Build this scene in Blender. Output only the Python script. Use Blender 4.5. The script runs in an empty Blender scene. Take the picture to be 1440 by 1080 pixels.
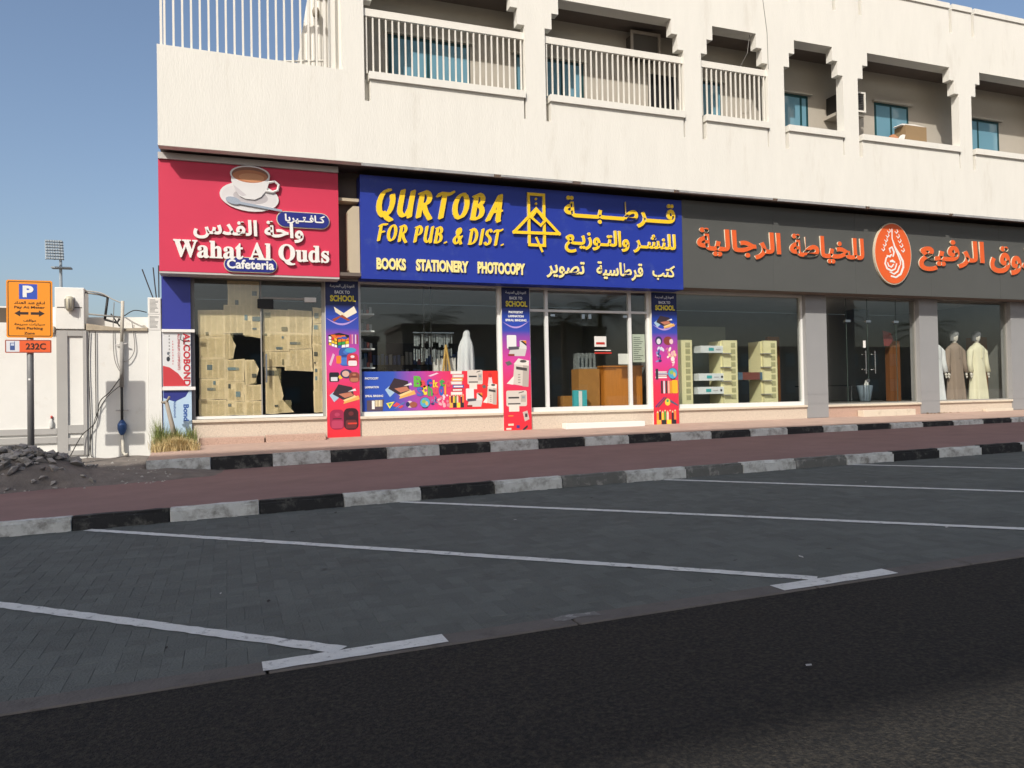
import bpy, bmesh, math, random
from mathutils import Vector, Matrix
random.seed(7)
R = random.Random(11)
scene = bpy.context.scene
COL = scene.collection

# ------------------------------------------------------------------ camera, sky, sun, exposure
cam_d = bpy.data.cameras.new('camera')
cam = bpy.data.objects.new('camera', cam_d)
COL.objects.link(cam)
yaw, pitch, roll = math.radians(20.2065), math.radians(0.9607), math.radians(-1.0988)
fw = Vector((math.sin(yaw) * math.cos(pitch), math.cos(yaw) * math.cos(pitch), math.sin(pitch)))
rt = Vector((math.cos(yaw), -math.sin(yaw), 0))
up = rt.cross(fw)
Rr = math.cos(roll) * rt + math.sin(roll) * up
Uu = -math.sin(roll) * rt + math.cos(roll) * up
M = Matrix(((Rr.x, Uu.x, -fw.x, 1.123), (Rr.y, Uu.y, -fw.y, -15.15), (Rr.z, Uu.z, -fw.z, 1.30), (0, 0, 0, 1)))
cam.matrix_world = M
cam_d.sensor_width = 36
cam_d.lens = 1085 / 1440 * 36
cam_d.clip_end = 3000
cam_d.clip_start = 0.05
scene.camera = cam

SUN_TRAVEL = Vector((0.76, 0.90, -1.0)).normalized()
elev = math.asin(-SUN_TRAVEL.z)
to_sun = -SUN_TRAVEL
world = bpy.data.worlds.new('World')
scene.world = world
world.use_nodes = True
wn = world.node_tree
wn.nodes.clear()
sky = wn.nodes.new('ShaderNodeTexSky')
sky.sky_type = 'NISHITA'
sky.sun_disc = False
sky.sun_elevation = elev
sky.sun_rotation = math.atan2(to_sun.x, to_sun.y)
sky.altitude = 0
sky.air_density = 1.0
sky.dust_density = 3.2
sky.ozone_density = 1.2
bg = wn.nodes.new('ShaderNodeBackground')
bg.inputs['Strength'].default_value = 0.142
wo = wn.nodes.new('ShaderNodeOutputWorld')
wn.links.new(sky.outputs[0], bg.inputs[0])
wn.links.new(bg.outputs[0], wo.inputs[0])

sun_d = bpy.data.lights.new('sun', 'SUN')
sun_d.energy = 3.75
sun_d.angle = math.radians(0.53)
sun_d.color = (1.0, 0.945, 0.86)
sun = bpy.data.objects.new('sun', sun_d)
COL.objects.link(sun)
sun.rotation_euler = (-SUN_TRAVEL).to_track_quat('Z', 'Y').to_euler()
sun.location = (-20, -30, 30)

scene.view_settings.view_transform = 'Standard'
scene.view_settings.look = 'None'
scene.view_settings.gamma = 1
scene.view_settings.exposure = 0.11
scene.view_settings.use_curve_mapping = False
scene.render.engine = 'CYCLES'
scene.cycles.max_bounces = 8
scene.cycles.transparent_max_bounces = 16
scene.cycles.use_denoising = True

# ------------------------------------------------------------------ materials
def s2l(v):
    v /= 255.0
    return v / 12.92 if v <= 0.04045 else ((v + 0.055) / 1.055) ** 2.4

def C(r, g, b, k=1.0):
    return (s2l(r) * k, s2l(g) * k, s2l(b) * k, 1)

_M = {}
def mat(name, color, rough=0.7, var=0.0, scale=3.0, bump=0.0, bscale=60.0, metal=0.0, stretch=(1, 1, 1), dirt=None, spec=0.4, island=0.0, dscale=1.2, dlo=0.55, dhi=0.72):
    """plain procedural paint / plaster / stone: base colour, mottling, relief, optional shaped stains"""
    if name in _M:
        return _M[name]
    m = bpy.data.materials.new(name)
    m.use_nodes = True
    n = m.node_tree
    b = n.nodes['Principled BSDF']
    b.inputs['Roughness'].default_value = rough
    b.inputs['Metallic'].default_value = metal
    b.inputs['Specular IOR Level'].default_value = spec
    if len(color) == 3:
        color = (*color, 1)
    b.inputs['Base Color'].default_value = color
    geo = None
    def pos():
        nonlocal geo
        if geo is None:
            g = n.nodes.new('ShaderNodeNewGeometry')
            mp = n.nodes.new('ShaderNodeMapping')
            mp.inputs['Scale'].default_value = stretch
            n.links.new(g.outputs['Position'], mp.inputs['Vector'])
            geo = (g, mp)
        return geo[1].outputs[0]
    last = None
    if var > 0:
        t = n.nodes.new('ShaderNodeTexNoise')
        t.inputs['Scale'].default_value = scale
        t.inputs['Detail'].default_value = 8
        t.inputs['Roughness'].default_value = 0.65
        n.links.new(pos(), t.inputs['Vector'])
        mr = n.nodes.new('ShaderNodeMapRange')
        mr.inputs[1].default_value = 0.25
        mr.inputs[2].default_value = 0.75
        mr.inputs[3].default_value = 1 - var
        mr.inputs[4].default_value = 1 + var
        n.links.new(t.outputs[0], mr.inputs[0])
        hs = n.nodes.new('ShaderNodeHueSaturation')
        hs.inputs['Color'].default_value = color
        n.links.new(mr.outputs[0], hs.inputs['Value'])
        last = hs.outputs[0]
    if island > 0:
        pos()
        mr2 = n.nodes.new('ShaderNodeMapRange')
        mr2.inputs[3].default_value = 1 - island
        mr2.inputs[4].default_value = 1 + island
        n.links.new(geo[0].outputs['Random Per Island'], mr2.inputs[0])
        hs2 = n.nodes.new('ShaderNodeHueSaturation')
        if last:
            n.links.new(last, hs2.inputs['Color'])
        else:
            hs2.inputs['Color'].default_value = color
        n.links.new(mr2.outputs[0], hs2.inputs['Value'])
        last = hs2.outputs[0]
    if dirt:
        t2 = n.nodes.new('ShaderNodeTexNoise')
        t2.inputs['Scale'].default_value = dscale
        t2.inputs['Detail'].default_value = 10
        t2.inputs['Roughness'].default_value = 0.7
        n.links.new(pos(), t2.inputs['Vector'])
        mr3 = n.nodes.new('ShaderNodeMapRange')
        mr3.inputs[1].default_value = dlo
        mr3.inputs[2].default_value = dhi
        mr3.clamp = True
        n.links.new(t2.outputs[0], mr3.inputs[0])
        mx = n.nodes.new('ShaderNodeMix')
        mx.data_type = 'RGBA'
        n.links.new(mr3.outputs[0], mx.inputs[0])
        if last:
            n.links.new(last, mx.inputs[6])
        else:
            mx.inputs[6].default_value = color
        mx.inputs[7].default_value = (*dirt[:3], 1)
        last = mx.outputs[2]
    if last:
        n.links.new(last, b.inputs['Base Color'])
    if bump > 0:
        t3 = n.nodes.new('ShaderNodeTexNoise')
        t3.inputs['Scale'].default_value = bscale
        t3.inputs['Detail'].default_value = 6
        n.links.new(pos(), t3.inputs['Vector'])
        bp = n.nodes.new('ShaderNodeBump')
        bp.inputs['Strength'].default_value = bump
        bp.inputs['Distance'].default_value = 0.02
        n.links.new(t3.outputs[0], bp.inputs['Height'])
        n.links.new(bp.outputs[0], b.inputs['Normal'])
    _M[name] = m
    return m

def print_mat(name='printed picture', rough=0.45):
    if name in _M:
        return _M[name]
    m = bpy.data.materials.new(name)
    m.use_nodes = True
    n = m.node_tree
    b = n.nodes['Principled BSDF']
    b.inputs['Roughness'].default_value = rough
    a = n.nodes.new('ShaderNodeVertexColor')
    a.layer_name = 'ink'
    n.links.new(a.outputs[0], b.inputs['Base Color'])
    _M[name] = m
    return m

def ramp_mat(name, axis, lo, hi, stops, rough=0.4):
    """printed colour run (ink of the banner itself)"""
    m = bpy.data.materials.new(name)
    m.use_nodes = True
    n = m.node_tree
    b = n.nodes['Principled BSDF']
    b.inputs['Roughness'].default_value = rough
    g = n.nodes.new('ShaderNodeNewGeometry')
    sp = n.nodes.new('ShaderNodeSeparateXYZ')
    n.links.new(g.outputs['Position'], sp.inputs[0])
    mr = n.nodes.new('ShaderNodeMapRange')
    mr.inputs[1].default_value = lo
    mr.inputs[2].default_value = hi
    n.links.new(sp.outputs[axis], mr.inputs[0])
    cr = n.nodes.new('ShaderNodeValToRGB')
    e = cr.color_ramp.elements
    while len(e) < len(stops):
        e.new(0.5)
    for i, (p, c) in enumerate(stops):
        e[i].position = p
        e[i].color = c
    n.links.new(mr.outputs[0], cr.inputs[0])
    n.links.new(cr.outputs[0], b.inputs['Base Color'])
    return m

def glass_mat(name, tint=(0.955, 0.97, 0.96), refl=1.0):
    if name in _M:
        return _M[name]
    m = bpy.data.materials.new(name)
    m.use_nodes = True
    n = m.node_tree
    n.nodes.remove(n.nodes['Principled BSDF'])
    tr = n.nodes.new('ShaderNodeBsdfTransparent')
    tr.inputs[0].default_value = (*tint, 1)
    gl = n.nodes.new('ShaderNodeBsdfGlossy')
    gl.inputs['Roughness'].default_value = 0.015
    gl.inputs[0].default_value = (refl, refl, refl, 1)
    fr = n.nodes.new('ShaderNodeFresnel')
    gg = n.nodes.new('ShaderNodeNewGeometry')
    io = n.nodes.new('ShaderNodeMapRange')      # same reflection on either face of the thin pane
    io.inputs[3].default_value = 1.5
    io.inputs[4].default_value = 1 / 1.5
    n.links.new(gg.outputs['Backfacing'], io.inputs[0])
    n.links.new(io.outputs[0], fr.inputs[0])
    mx = n.nodes.new('ShaderNodeMixShader')
    n.links.new(fr.outputs[0], mx.inputs[0])
    n.links.new(tr.outputs[0], mx.inputs[1])
    n.links.new(gl.outputs[0], mx.inputs[2])
    n.links.new(mx.outputs[0], n.nodes['Material Output'].inputs[0])
    _M[name] = m
    return m

PLASTER = mat('white textured plaster', (0.735, 0.715, 0.655), 0.9, var=0.035, scale=2.5, bump=0.24, bscale=30, stretch=(1.6, 1.6, 0.35), dirt=(0.56, 0.52, 0.445), dscale=1.3, dlo=0.56, dhi=0.92)
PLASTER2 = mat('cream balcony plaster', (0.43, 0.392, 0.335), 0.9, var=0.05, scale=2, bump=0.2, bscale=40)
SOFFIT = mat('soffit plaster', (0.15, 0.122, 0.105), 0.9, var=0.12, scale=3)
WHITEMETAL = mat('white painted steel', (0.74, 0.71, 0.64), 0.5, var=0.05, scale=4)
FRAME = mat('white aluminium frame', (0.72, 0.72, 0.70), 0.4, var=0.04, scale=5)
GREYFRAME = mat('grey aluminium frame', (0.30, 0.29, 0.27), 0.45, var=0.05)
TEAL = mat('dark teal frame with reveal shade', (0.010, 0.055, 0.062), 0.4)  # teal frame darkened, also stands in for the shaded window reveal
GREYPANEL = mat('grey composite cladding', C(100, 101, 98, 0.72), 0.45, var=0.06, scale=1.2, spec=0.3)
PILLARGREY = mat('light grey composite cladding', C(158, 158, 158, 0.85), 0.45, var=0.04, scale=1.5)
PINK = mat('pink sign board', C(218, 56, 88, 0.86), 0.5, var=0.03, scale=1.5)
BLUE = mat('blue sign board', C(38, 58, 158, 0.9), 0.4, var=0.05, scale=2.0, dirt=C(60, 78, 160, 0.9), dscale=2.5)
BLUE2 = mat('blue lacquered cladding', C(52, 60, 150, 0.9), 0.4, var=0.04)
YELLOW = mat('yellow sign letter', C(252, 208, 40, 0.95), 0.45, var=0.03)
CREAM = mat('pale yellow sign letter', C(250, 232, 150, 0.95), 0.45)
WHITE = mat('white sign letter', (0.80, 0.78, 0.74), 0.4)
LETTERSIDE = mat('letter return', (0.62, 0.55, 0.42), 0.5)
ORANGE = mat('orange sign letter', C(234, 102, 48, 0.9), 0.4)
NAVY = mat('navy plate', C(36, 44, 130, 0.9), 0.4)
GREYCAP = mat('grey sign trim', (0.50, 0.48, 0.46), 0.5, var=0.06)
BLACK = mat('black plastic', (0.012, 0.012, 0.013), 0.5)
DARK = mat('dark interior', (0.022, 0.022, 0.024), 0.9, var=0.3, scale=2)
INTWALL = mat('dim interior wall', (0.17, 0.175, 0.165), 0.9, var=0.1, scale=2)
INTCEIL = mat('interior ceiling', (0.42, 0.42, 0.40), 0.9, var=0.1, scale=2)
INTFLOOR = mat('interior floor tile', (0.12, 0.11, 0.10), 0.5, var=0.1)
MARBLE = mat('cream marble sill', (0.66, 0.58, 0.46), 0.55, var=0.05, scale=6, dirt=(0.5, 0.42, 0.32), dscale=4)
TERRAZZO = mat('speckled cream plinth', (0.60, 0.51, 0.41), 0.75, var=0.18, scale=38, bump=0.15, bscale=70, dirt=(0.40, 0.30, 0.24), dscale=30, dlo=0.58, dhi=0.66)
TERRAPINK = mat('speckled pink plinth', (0.47, 0.32, 0.25), 0.8, var=0.2, scale=45, bump=0.15, bscale=70, dirt=(0.30, 0.20, 0.16), dscale=36, dlo=0.58, dhi=0.66)
CHROME = mat('brushed steel', (0.55, 0.55, 0.55), 0.25, metal=1.0)
GALV = mat('galvanised post', (0.20, 0.20, 0.20), 0.5, var=0.12, scale=9, metal=0.3)
WALLWHITE = mat('boundary wall paint', (0.755, 0.745, 0.70), 0.9, var=0.05, scale=1.6, bump=0.12, bscale=30, dirt=(0.58, 0.54, 0.46), dscale=1.8, dlo=0.58, dhi=0.85)
WALLGREY = mat('grey wall trim paint', (0.40, 0.39, 0.37), 0.9, var=0.05)
WOODORANGE = mat('orange brown wood', C(190, 120, 45, 0.95), 0.4, var=0.12, scale=4, stretch=(5, 5, 0.6))
WOODBROWN = mat('brown wood panel', C(120, 75, 40, 0.9), 0.5, var=0.15, scale=4, stretch=(4, 4, 0.5))
PAPERWHITE = mat('white paper', (0.72, 0.70, 0.66), 0.8, var=0.04)
INK = mat('dark ink', (0.03, 0.03, 0.035), 0.7)
GLASS = glass_mat('shop glass')
GLASSDK = glass_mat('upper window glass', (0.30, 0.42, 0.45))

# ------------------------------------------------------------------ mesh helpers
class MB:
    def __init__(s):
        s.v = []; s.f = []; s.m = []; s.c = []
    def add(s, vs, fs, mi=0):
        o = len(s.v)
        s.v += [tuple(p) for p in vs]
        for f in fs:
            s.f.append(tuple(o + i for i in f)); s.m.append(mi)
        return s
    def box(s, x0, x1, y0, y1, z0, z1, mi=0):
        vs = [(x0, y0, z0), (x1, y0, z0), (x1, y1, z0), (x0, y1, z0), (x0, y0, z1), (x1, y0, z1), (x1, y1, z1), (x0, y1, z1)]
        return s.add(vs, [(0, 3, 2, 1), (4, 5, 6, 7), (0, 1, 5, 4), (1, 2, 6, 5), (2, 3, 7, 6), (3, 0, 4, 7)], mi)
    def prism(s, poly, y0, y1, mi=0):
        """outline in x,z (counter-clockwise seen from -y) extruded from y0 (front) to y1"""
        a = sum(poly[i][0] * poly[(i + 1) % len(poly)][1] - poly[(i + 1) % len(poly)][0] * poly[i][1] for i in range(len(poly)))
        if a < 0:
            poly = poly[::-1]
        n = len(poly)
        vs = [(x, y0, z) for x, z in poly] + [(x, y1, z) for x, z in poly]
        fs = [tuple(range(n)), tuple(range(2 * n - 1, n - 1, -1))]
        fs += [(i, i + n, (i + 1) % n + n, (i + 1) % n) for i in range(n)]
        return s.add(vs, fs, mi)
    def flat(s, poly, y, mi=0):
        a = sum(poly[i][0] * poly[(i + 1) % len(poly)][1] - poly[(i + 1) % len(poly)][0] * poly[i][1] for i in range(len(poly)))
        if a < 0:
            poly = poly[::-1]
        return s.add([(x, y, z) for x, z in poly], [tuple(range(len(poly)))], mi)
    def tube(s, pts, r, n=8, mi=0, cap=True):
        pts = [Vector(p) for p in pts]
        rs = r if isinstance(r, (list, tuple)) else [r] * len(pts)
        o = len(s.v)
        prev = None
        for i, p in enumerate(pts):
            d = (pts[min(i + 1, len(pts) - 1)] - pts[max(i - 1, 0)])
            d = d.normalized() if d.length > 1e-9 else Vector((0, 0, 1))
            if prev is None:
                a = d.cross(Vector((0, 0, 1)) if abs(d.z) < 0.9 else Vector((1, 0, 0))).normalized()
            else:
                a = (prev - d * prev.dot(d)).normalized()
            prev = a
            b = d.cross(a)
            for k in range(n):
                t = 2 * math.pi * k / n
                s.v.append(tuple(p + (a * math.cos(t) + b * math.sin(t)) * rs[i]))
        for i in range(len(pts) - 1):
            for k in range(n):
                s.f.append((o + i * n + k, o + i * n + (k + 1) % n, o + (i + 1) * n + (k + 1) % n, o + (i + 1) * n + k)); s.m.append(mi)
        if cap:
            s.f.append(tuple(o + k for k in range(n))[::-1]); s.m.append(mi)
            s.f.append(tuple(o + (len(pts) - 1) * n + k for k in range(n))); s.m.append(mi)
        return s
    def lathe(s, prof, cx, cy, n=16, mi=0, sx=1.0, sy=1.0):
        """profile of (r, z), closed at both ends"""
        o = len(s.v)
        for r, z in prof:
            for k in range(n):
                t = 2 * math.pi * k / n
                s.v.append((cx + r * sx * math.cos(t), cy + r * sy * math.sin(t), z))
        for i in range(len(prof) - 1):
            for k in range(n):
                s.f.append((o + i * n + k, o + i * n + (k + 1) % n, o + (i + 1) * n + (k + 1) % n, o + (i + 1) * n + k)); s.m.append(mi)
        s.f.append(tuple(o + k for k in range(n))[::-1]); s.m.append(mi)
        s.f.append(tuple(o + (len(prof) - 1) * n + k for k in range(n))); s.m.append(mi)
        return s
    def mesh(s, name, mats, smooth=False):
        me = bpy.data.meshes.new(name)
        me.from_pydata(s.v, [], s.f)
        for m in (mats if isinstance(mats, (list, tuple)) else [mats]):
            me.materials.append(m)
        if isinstance(mats, (list, tuple)) and len(mats) > 1:
            me.polygons.foreach_set('material_index', s.m)
        if smooth:
            me.polygons.foreach_set('use_smooth', [True] * len(me.polygons))
        me.update()
        return me
    def build(s, name, mats, parent=None, smooth=False, bevel=0.0):
        me = s.mesh(name, mats, smooth)
        if bevel > 0:
            bm = bmesh.new(); bm.from_mesh(me)
            bmesh.ops.bevel(bm, geom=bm.edges[:], offset=bevel, segments=1, affect='EDGES', clamp_overlap=True)
            bm.to_mesh(me); bm.free()
        return link(name, me, parent)

def link(name, me, parent=None):
    o = bpy.data.objects.new(name, me)
    COL.objects.link(o)
    if parent:
        o.parent = parent
        if parent.type == 'EMPTY' and parent.parent is None:
            o.matrix_parent_inverse = Matrix.Translation(-parent.location)
        else:
            o.matrix_parent_inverse = Matrix.Identity(4)
    return o

def tag(o, label=None, cat=None, group=None, kind=None):
    if label: o['label'] = label
    if cat: o['category'] = cat
    if group: o['group'] = group
    if kind: o['kind'] = kind
    return o

def thing(name, loc, label, cat, group=None):
    o = bpy.data.objects.new(name, None)
    o.empty_display_size = 0.1
    COL.objects.link(o)
    o.location = loc
    return tag(o, label, cat, group)

def bx(name, m, parent, x0, x1, y0, y1, z0, z1, bevel=0.0):
    return MB().box(x0, x1, y0, y1, z0, z1).build(name, m, parent, bevel=bevel)

# text ---------------------------------------------------------------
def text_mesh(body, x0, z0, x1, z1, y, depth, bold=0.0, shear=0.0, res=3, flip=False):
    """outline of the built-in font, scaled to fill the box; front at y, returns a mesh in world metres"""
    cu = bpy.data.curves.new('lettering', 'FONT')
    cu.body = body
    cu.size = 1.0
    cu.resolution_u = res
    cu.offset = bold
    cu.shear = shear
    cu.extrude = 0.5
    ob = bpy.data.objects.new('lettering', cu)
    COL.objects.link(ob)
    bpy.context.view_layer.update()
    me = bpy.data.meshes.new_from_object(ob.evaluated_get(bpy.context.evaluated_depsgraph_get()))
    bpy.data.objects.remove(ob)
    bpy.data.curves.remove(cu)
    xs = [v.co.x for v in me.vertices]; ys = [v.co.y for v in me.vertices]
    ax, bxx, ay, by = min(xs), max(xs), min(ys), max(ys)
    # islands get a hair of extra depth so joined letters never share one plane
    bm = bmesh.new(); bm.from_mesh(me)
    bmesh.ops.remove_doubles(bm, verts=bm.verts[:], dist=1e-5)
    seen = {}
    k = 0
    bm.verts.ensure_lookup_table()
    for v in bm.verts:
        if v.index in seen: continue
        st = [v]; seen[v.index] = k
        while st:
            q = st.pop()
            for e in q.link_edges:
                w = e.other_vert(q)
                if w.index not in seen:
                    seen[w.index] = k; st.append(w)
        k += 1
    for v in bm.verts:
        d = v.co.z > 0
        X = x0 + (v.co.x - ax) / (bxx - ax) * (x1 - x0)
        Z = z0 + (v.co.y - ay) / (by - ay) * (z1 - z0)
        Y = (y - 0.0006 * (seen[v.index] % 3)) if d else y + depth
        v.co = (X, Y, Z)
    bmesh.ops.recalc_face_normals(bm, faces=bm.faces[:])
    bm.to_mesh(me); bm.free()
    return me

def split_text(name, me, mats, parent, gap=0.0):
    """one object per letter: islands that overlap in x belong to one letter"""
    bm = bmesh.new(); bm.from_mesh(me); bm.verts.ensure_lookup_table()
    seen = set(); isl = []
    for v in bm.verts:
        if v.index in seen: continue
        st = [v]; seen.add(v.index); ids = []
        while st:
            q = st.pop(); ids.append(q.index)
            for e in q.link_edges:
                w = e.other_vert(q)
                if w.index not in seen: seen.add(w.index); st.append(w)
        xs = [bm.verts[i].co.x for i in ids]
        isl.append([min(xs), max(xs), ids])
    isl.sort(key=lambda t: t[0])
    groups = []
    for a in isl:
        if groups and a[0] < groups[-1][1] - gap:
            groups[-1][1] = max(groups[-1][1], a[1]); groups[-1][2] += a[2]
        else:
            groups.append([a[0], a[1], list(a[2])])
    for g in groups:
        ids = set(g[2]); mp = {}
        mb = MB()
        for f in bm.faces:
            if f.verts[0].index in ids:
                for v in f.verts:
                    if v.index not in mp:
                        mp[v.index] = len(mb.v); mb.v.append(tuple(v.co))
                mb.f.append(tuple(mp[v.index] for v in f.verts)); mb.m.append(0)
        o = mb.build(name, mats, parent)
        _sides(o.data, mats)
    bm.free()

def _sides(me, mats):
    if isinstance(mats, (list, tuple)) and len(mats) > 1:
        me.polygons.foreach_set('material_index', [0 if abs(p.normal.y) > 0.5 else 1 for p in me.polygons])

def words(name, body, box, y, depth, mats, parent, letters=False, bold=0.0, shear=0.0, res=3, gap=0.0):
    me = text_mesh(body, box[0], box[1], box[2], box[3], y, depth, bold, shear, res)
    if letters:
        split_text(name, me, mats, parent, gap)
        return None
    me.materials.clear()
    for m in (mats if isinstance(mats, (list, tuple)) else [mats]):
        me.materials.append(m)
    _sides(me, mats)
    return link(name, me, parent)

# Arabic: joined forms laid out left to right for a font that does no shaping
AR = {'ا': (0xFE8D, 2), 'ب': (0xFE8F, 4), 'ة': (0xFE93, 2), 'ت': (0xFE95, 4), 'ث': (0xFE99, 4), 'ج': (0xFE9D, 4), 'ح': (0xFEA1, 4), 'خ': (0xFEA5, 4),
      'د': (0xFEA9, 2), 'ذ': (0xFEAB, 2), 'ر': (0xFEAD, 2), 'ز': (0xFEAF, 2), 'س': (0xFEB1, 4), 'ش': (0xFEB5, 4), 'ص': (0xFEB9, 4), 'ض': (0xFEBD, 4),
      'ط': (0xFEC1, 4), 'ظ': (0xFEC5, 4), 'ع': (0xFEC9, 4), 'غ': (0xFECD, 4), 'ف': (0xFED1, 4), 'ق': (0xFED5, 4), 'ك': (0xFED9, 4), 'ل': (0xFEDD, 4),
      'م': (0xFEE1, 4), 'ن': (0xFEE5, 4), 'ه': (0xFEE9, 4), 'و': (0xFEED, 2), 'ى': (0xFEEF, 2), 'ي': (0xFEF1, 4), 'إ': (0xFE87, 2), 'أ': (0xFE83, 2)}
def arabic(t):
    out = []
    for w in t.split(' '):
        q = []
        for i, ch in enumerate(w):
            if ch == 'ـ':
                q.append('\u0640'); continue
            b, n = AR[ch]
            pj = i > 0 and (w[i - 1] == 'ـ' or AR[w[i - 1]][1] == 4)
            nj = n == 4 and i + 1 < len(w)
            if n == 2:
                q.append(chr(b + (1 if pj else 0)))
            else:
                q.append(chr(b + (3 if pj and nj else 2 if nj else 1 if pj else 0)))
        out.append(''.join(reversed(q)))
    return ' '.join(reversed(out))
def mathbold(t):
    r = ''
    for c in t:
        if 'A' <= c <= 'Z': r += chr(0x1D400 + ord(c) - 65)
        elif 'a' <= c <= 'z': r += chr(0x1D41A + ord(c) - 97)
        else: r += c
    return r

# flat print ---------------------------------------------------------
class Print:
    """flat ink areas in x,z; each later area lies a hair in front of the earlier ones"""
    def __init__(s, y):
        s.y = y; s.v = []; s.f = []; s.c = []; s.k = 0
    def poly(s, pts, c):
        s.k += 1
        y = s.y - 0.00005 * s.k
        a = sum(pts[i][0] * pts[(i + 1) % len(pts)][1] - pts[(i + 1) % len(pts)][0] * pts[i][1] for i in range(len(pts)))
        if a < 0: pts = pts[::-1]
        o = len(s.v)
        s.v += [(x, y, z) for x, z in pts]
        s.f.append(tuple(range(o, o + len(pts)))); s.c.append(c)
    def rect(s, x0, z0, x1, z1, c): s.poly([(x0, z0), (x1, z0), (x1, z1), (x0, z1)], c)
    def ell(s, x, z, rx, rz, c, n=16, rot=0.0):
        s.poly([(x + rx * math.cos(t) * math.cos(rot) - rz * math.sin(t) * math.sin(rot), z + rx * math.cos(t) * math.sin(rot) + rz * math.sin(t) * math.cos(rot)) for t in [2 * math.pi * i / n for i in range(n)]], c)
    def rrect(s, x0, z0, x1, z1, r, c):
        p = []
        for cx, cz, a0 in ((x1 - r, z1 - r, 0), (x0 + r, z1 - r, 90), (x0 + r, z0 + r, 180), (x1 - r, z0 + r, 270)):
            for k in range(5):
                t = math.radians(a0 + 22.5 * k); p.append((cx + r * math.cos(t), cz + r * math.sin(t)))
        s.poly(p, c)
    def build(s, name, parent, m=None):
        me = bpy.data.meshes.new(name)
        me.from_pydata(s.v, [], s.f)
        a = me.color_attributes.new('ink', 'FLOAT_COLOR', 'CORNER')
        i = 0
        for f, c in zip(s.f, s.c):
            for _ in f:
                a.data[i].color = c; i += 1
        me.materials.append(m or print_mat())
        return link(name, me, parent)
def K(h, k=0.95):
    return C(int(h[0:2], 16), int(h[2:4], 16), int(h[4:6], 16), k)

# pen letters: a broad nib drawn along strokes
def nib_letter(name, strokes, x0, z0, w, h, y, depth, mats, parent, nw, nt, ang, slant):
    ca, sa = math.cos(ang), math.sin(ang)
    nib = [(nw * ca * a - nt * sa * b, nw * sa * a + nt * ca * b) for a, b in ((1, .55), (.8, 1), (-.8, 1), (-1, .55), (-1, -.55), (-.8, -1), (.8, -1), (1, -.55))]
    mb = MB(); k = 0
    for st in strokes:
        P = [(x0 + px * w + slant * pz * h, z0 + pz * h) for px, pz in st]
        for a, b in zip(P, P[1:]):
            pts = sorted(set([(round(a[0] + n[0], 5), round(a[1] + n[1], 5)) for n in nib] + [(round(b[0] + n[0], 5), round(b[1] + n[1], 5)) for n in nib]))
            def half(ps):
                q = []
                for p in ps:
                    while len(q) > 1 and (q[-1][0] - q[-2][0]) * (p[1] - q[-2][1]) - (q[-1][1] - q[-2][1]) * (p[0] - q[-2][0]) <= 0: q.pop()
                    q.append(p)
                return q
            hull = half(pts)[:-1] + half(pts[::-1])[:-1]
            mb.prism(hull, y - 0.00025 * k, y + depth, 0); k += 1
    o = mb.build(name, mats, parent)
    _sides(o.data, mats)
    return o
def arc(cx, cz, rx, rz, a0, a1, n=9):
    return [(cx + rx * math.cos(math.radians(a0 + (a1 - a0) * i / n)), cz + rz * math.sin(math.radians(a0 + (a1 - a0) * i / n))) for i in range(n + 1)]
GL = {
 'Q': [arc(.48, .5, .42, .5, 80, 400, 14), [(.42, .12), (.72, -.08), (.98, -.16)]],
 'O': [arc(.48, .5, .42, .48, 80, 420, 14)],
 'U': [[(.08, 1), (.08, .35)] + arc(.42, .32, .34, .3, 180, 350, 7) + [(.82, .35), (.82, 1)], [(.82, .4), (.86, 0)]],
 'R': [[(.14, 0), (.14, .95)], [(.0, .92), (.3, 1)] + arc(.36, .74, .36, .25, 85, -90, 8) + [(.2, .48)], [(.36, .5), (.62, .2), (.98, -.05)]],
 'T': [[(-.02, .86), (.1, .96), (.9, .96), (1.06, 1.04)], [(.46, .95), (.46, 0)]],
 'B': [[(.14, .02), (.14, .95)], [(.0, .92), (.3, 1)] + arc(.36, .77, .34, .22, 85, -85, 7) + [(.24, .55)], [(.3, .55)] + arc(.38, .28, .42, .27, 80, -90, 8) + [(.1, .01)]],
 'A': [[(.0, -.03), (.3, .45), (.62, 1)], [(.66, 1), (.78, .0), (.84, -.05)], [(.2, .33), (.88, .36)]],
 'F': [[(.2, 0), (.2, .92)], [(.0, .9), (.3, 1), (.98, 1.02)], [(.2, .52), (.74, .55)]],
 'P': [[(.18, 0), (.18, .95)], [(.02, .92), (.34, 1)] + arc(.4, .72, .4, .27, 85, -95, 8) + [(.24, .43)]],
 'D': [[(.16, .02), (.16, .95)], [(.0, .93), (.3, 1)] + arc(.3, .5, .6, .49, 85, -90, 9) + [(.08, .01)]],
 'I': [[(.5, 0), (.5, 1)]],
 'S': [arc(.5, .75, .36, .24, 30, 200, 7) + arc(.45, .26, .42, .26, 60, -150, 8)],
 '&': [[(.98, .0), (.3, .68)] + arc(.48, .8, .2, .18, 210, -30, 7) + [(.2, .42)] + arc(.38, .24, .32, .24, 150, 320, 7) + [(.9, .48)]],
 '.': [[(.4, .02), (.55, .05)]],
}
def pen_word(word, x0, x1, z0, z1, y, depth, mats, parent, widths, nw, nt, ang, slant, lift=0.0):
    h = z1 - z0
    tot = sum(widths[c] for c in word)
    x = x0; u = (x1 - x0) / tot
    for c in word:
        if c != ' ':
            w = widths[c] * u
            zz = z0 + lift * (x - x0) / (x1 - x0)
            nib_letter('letter', GL[c], x + w * .1, zz, w * .72, h, y, depth, mats, parent, nw, nt, ang, slant)
        x += widths[c] * u

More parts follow.
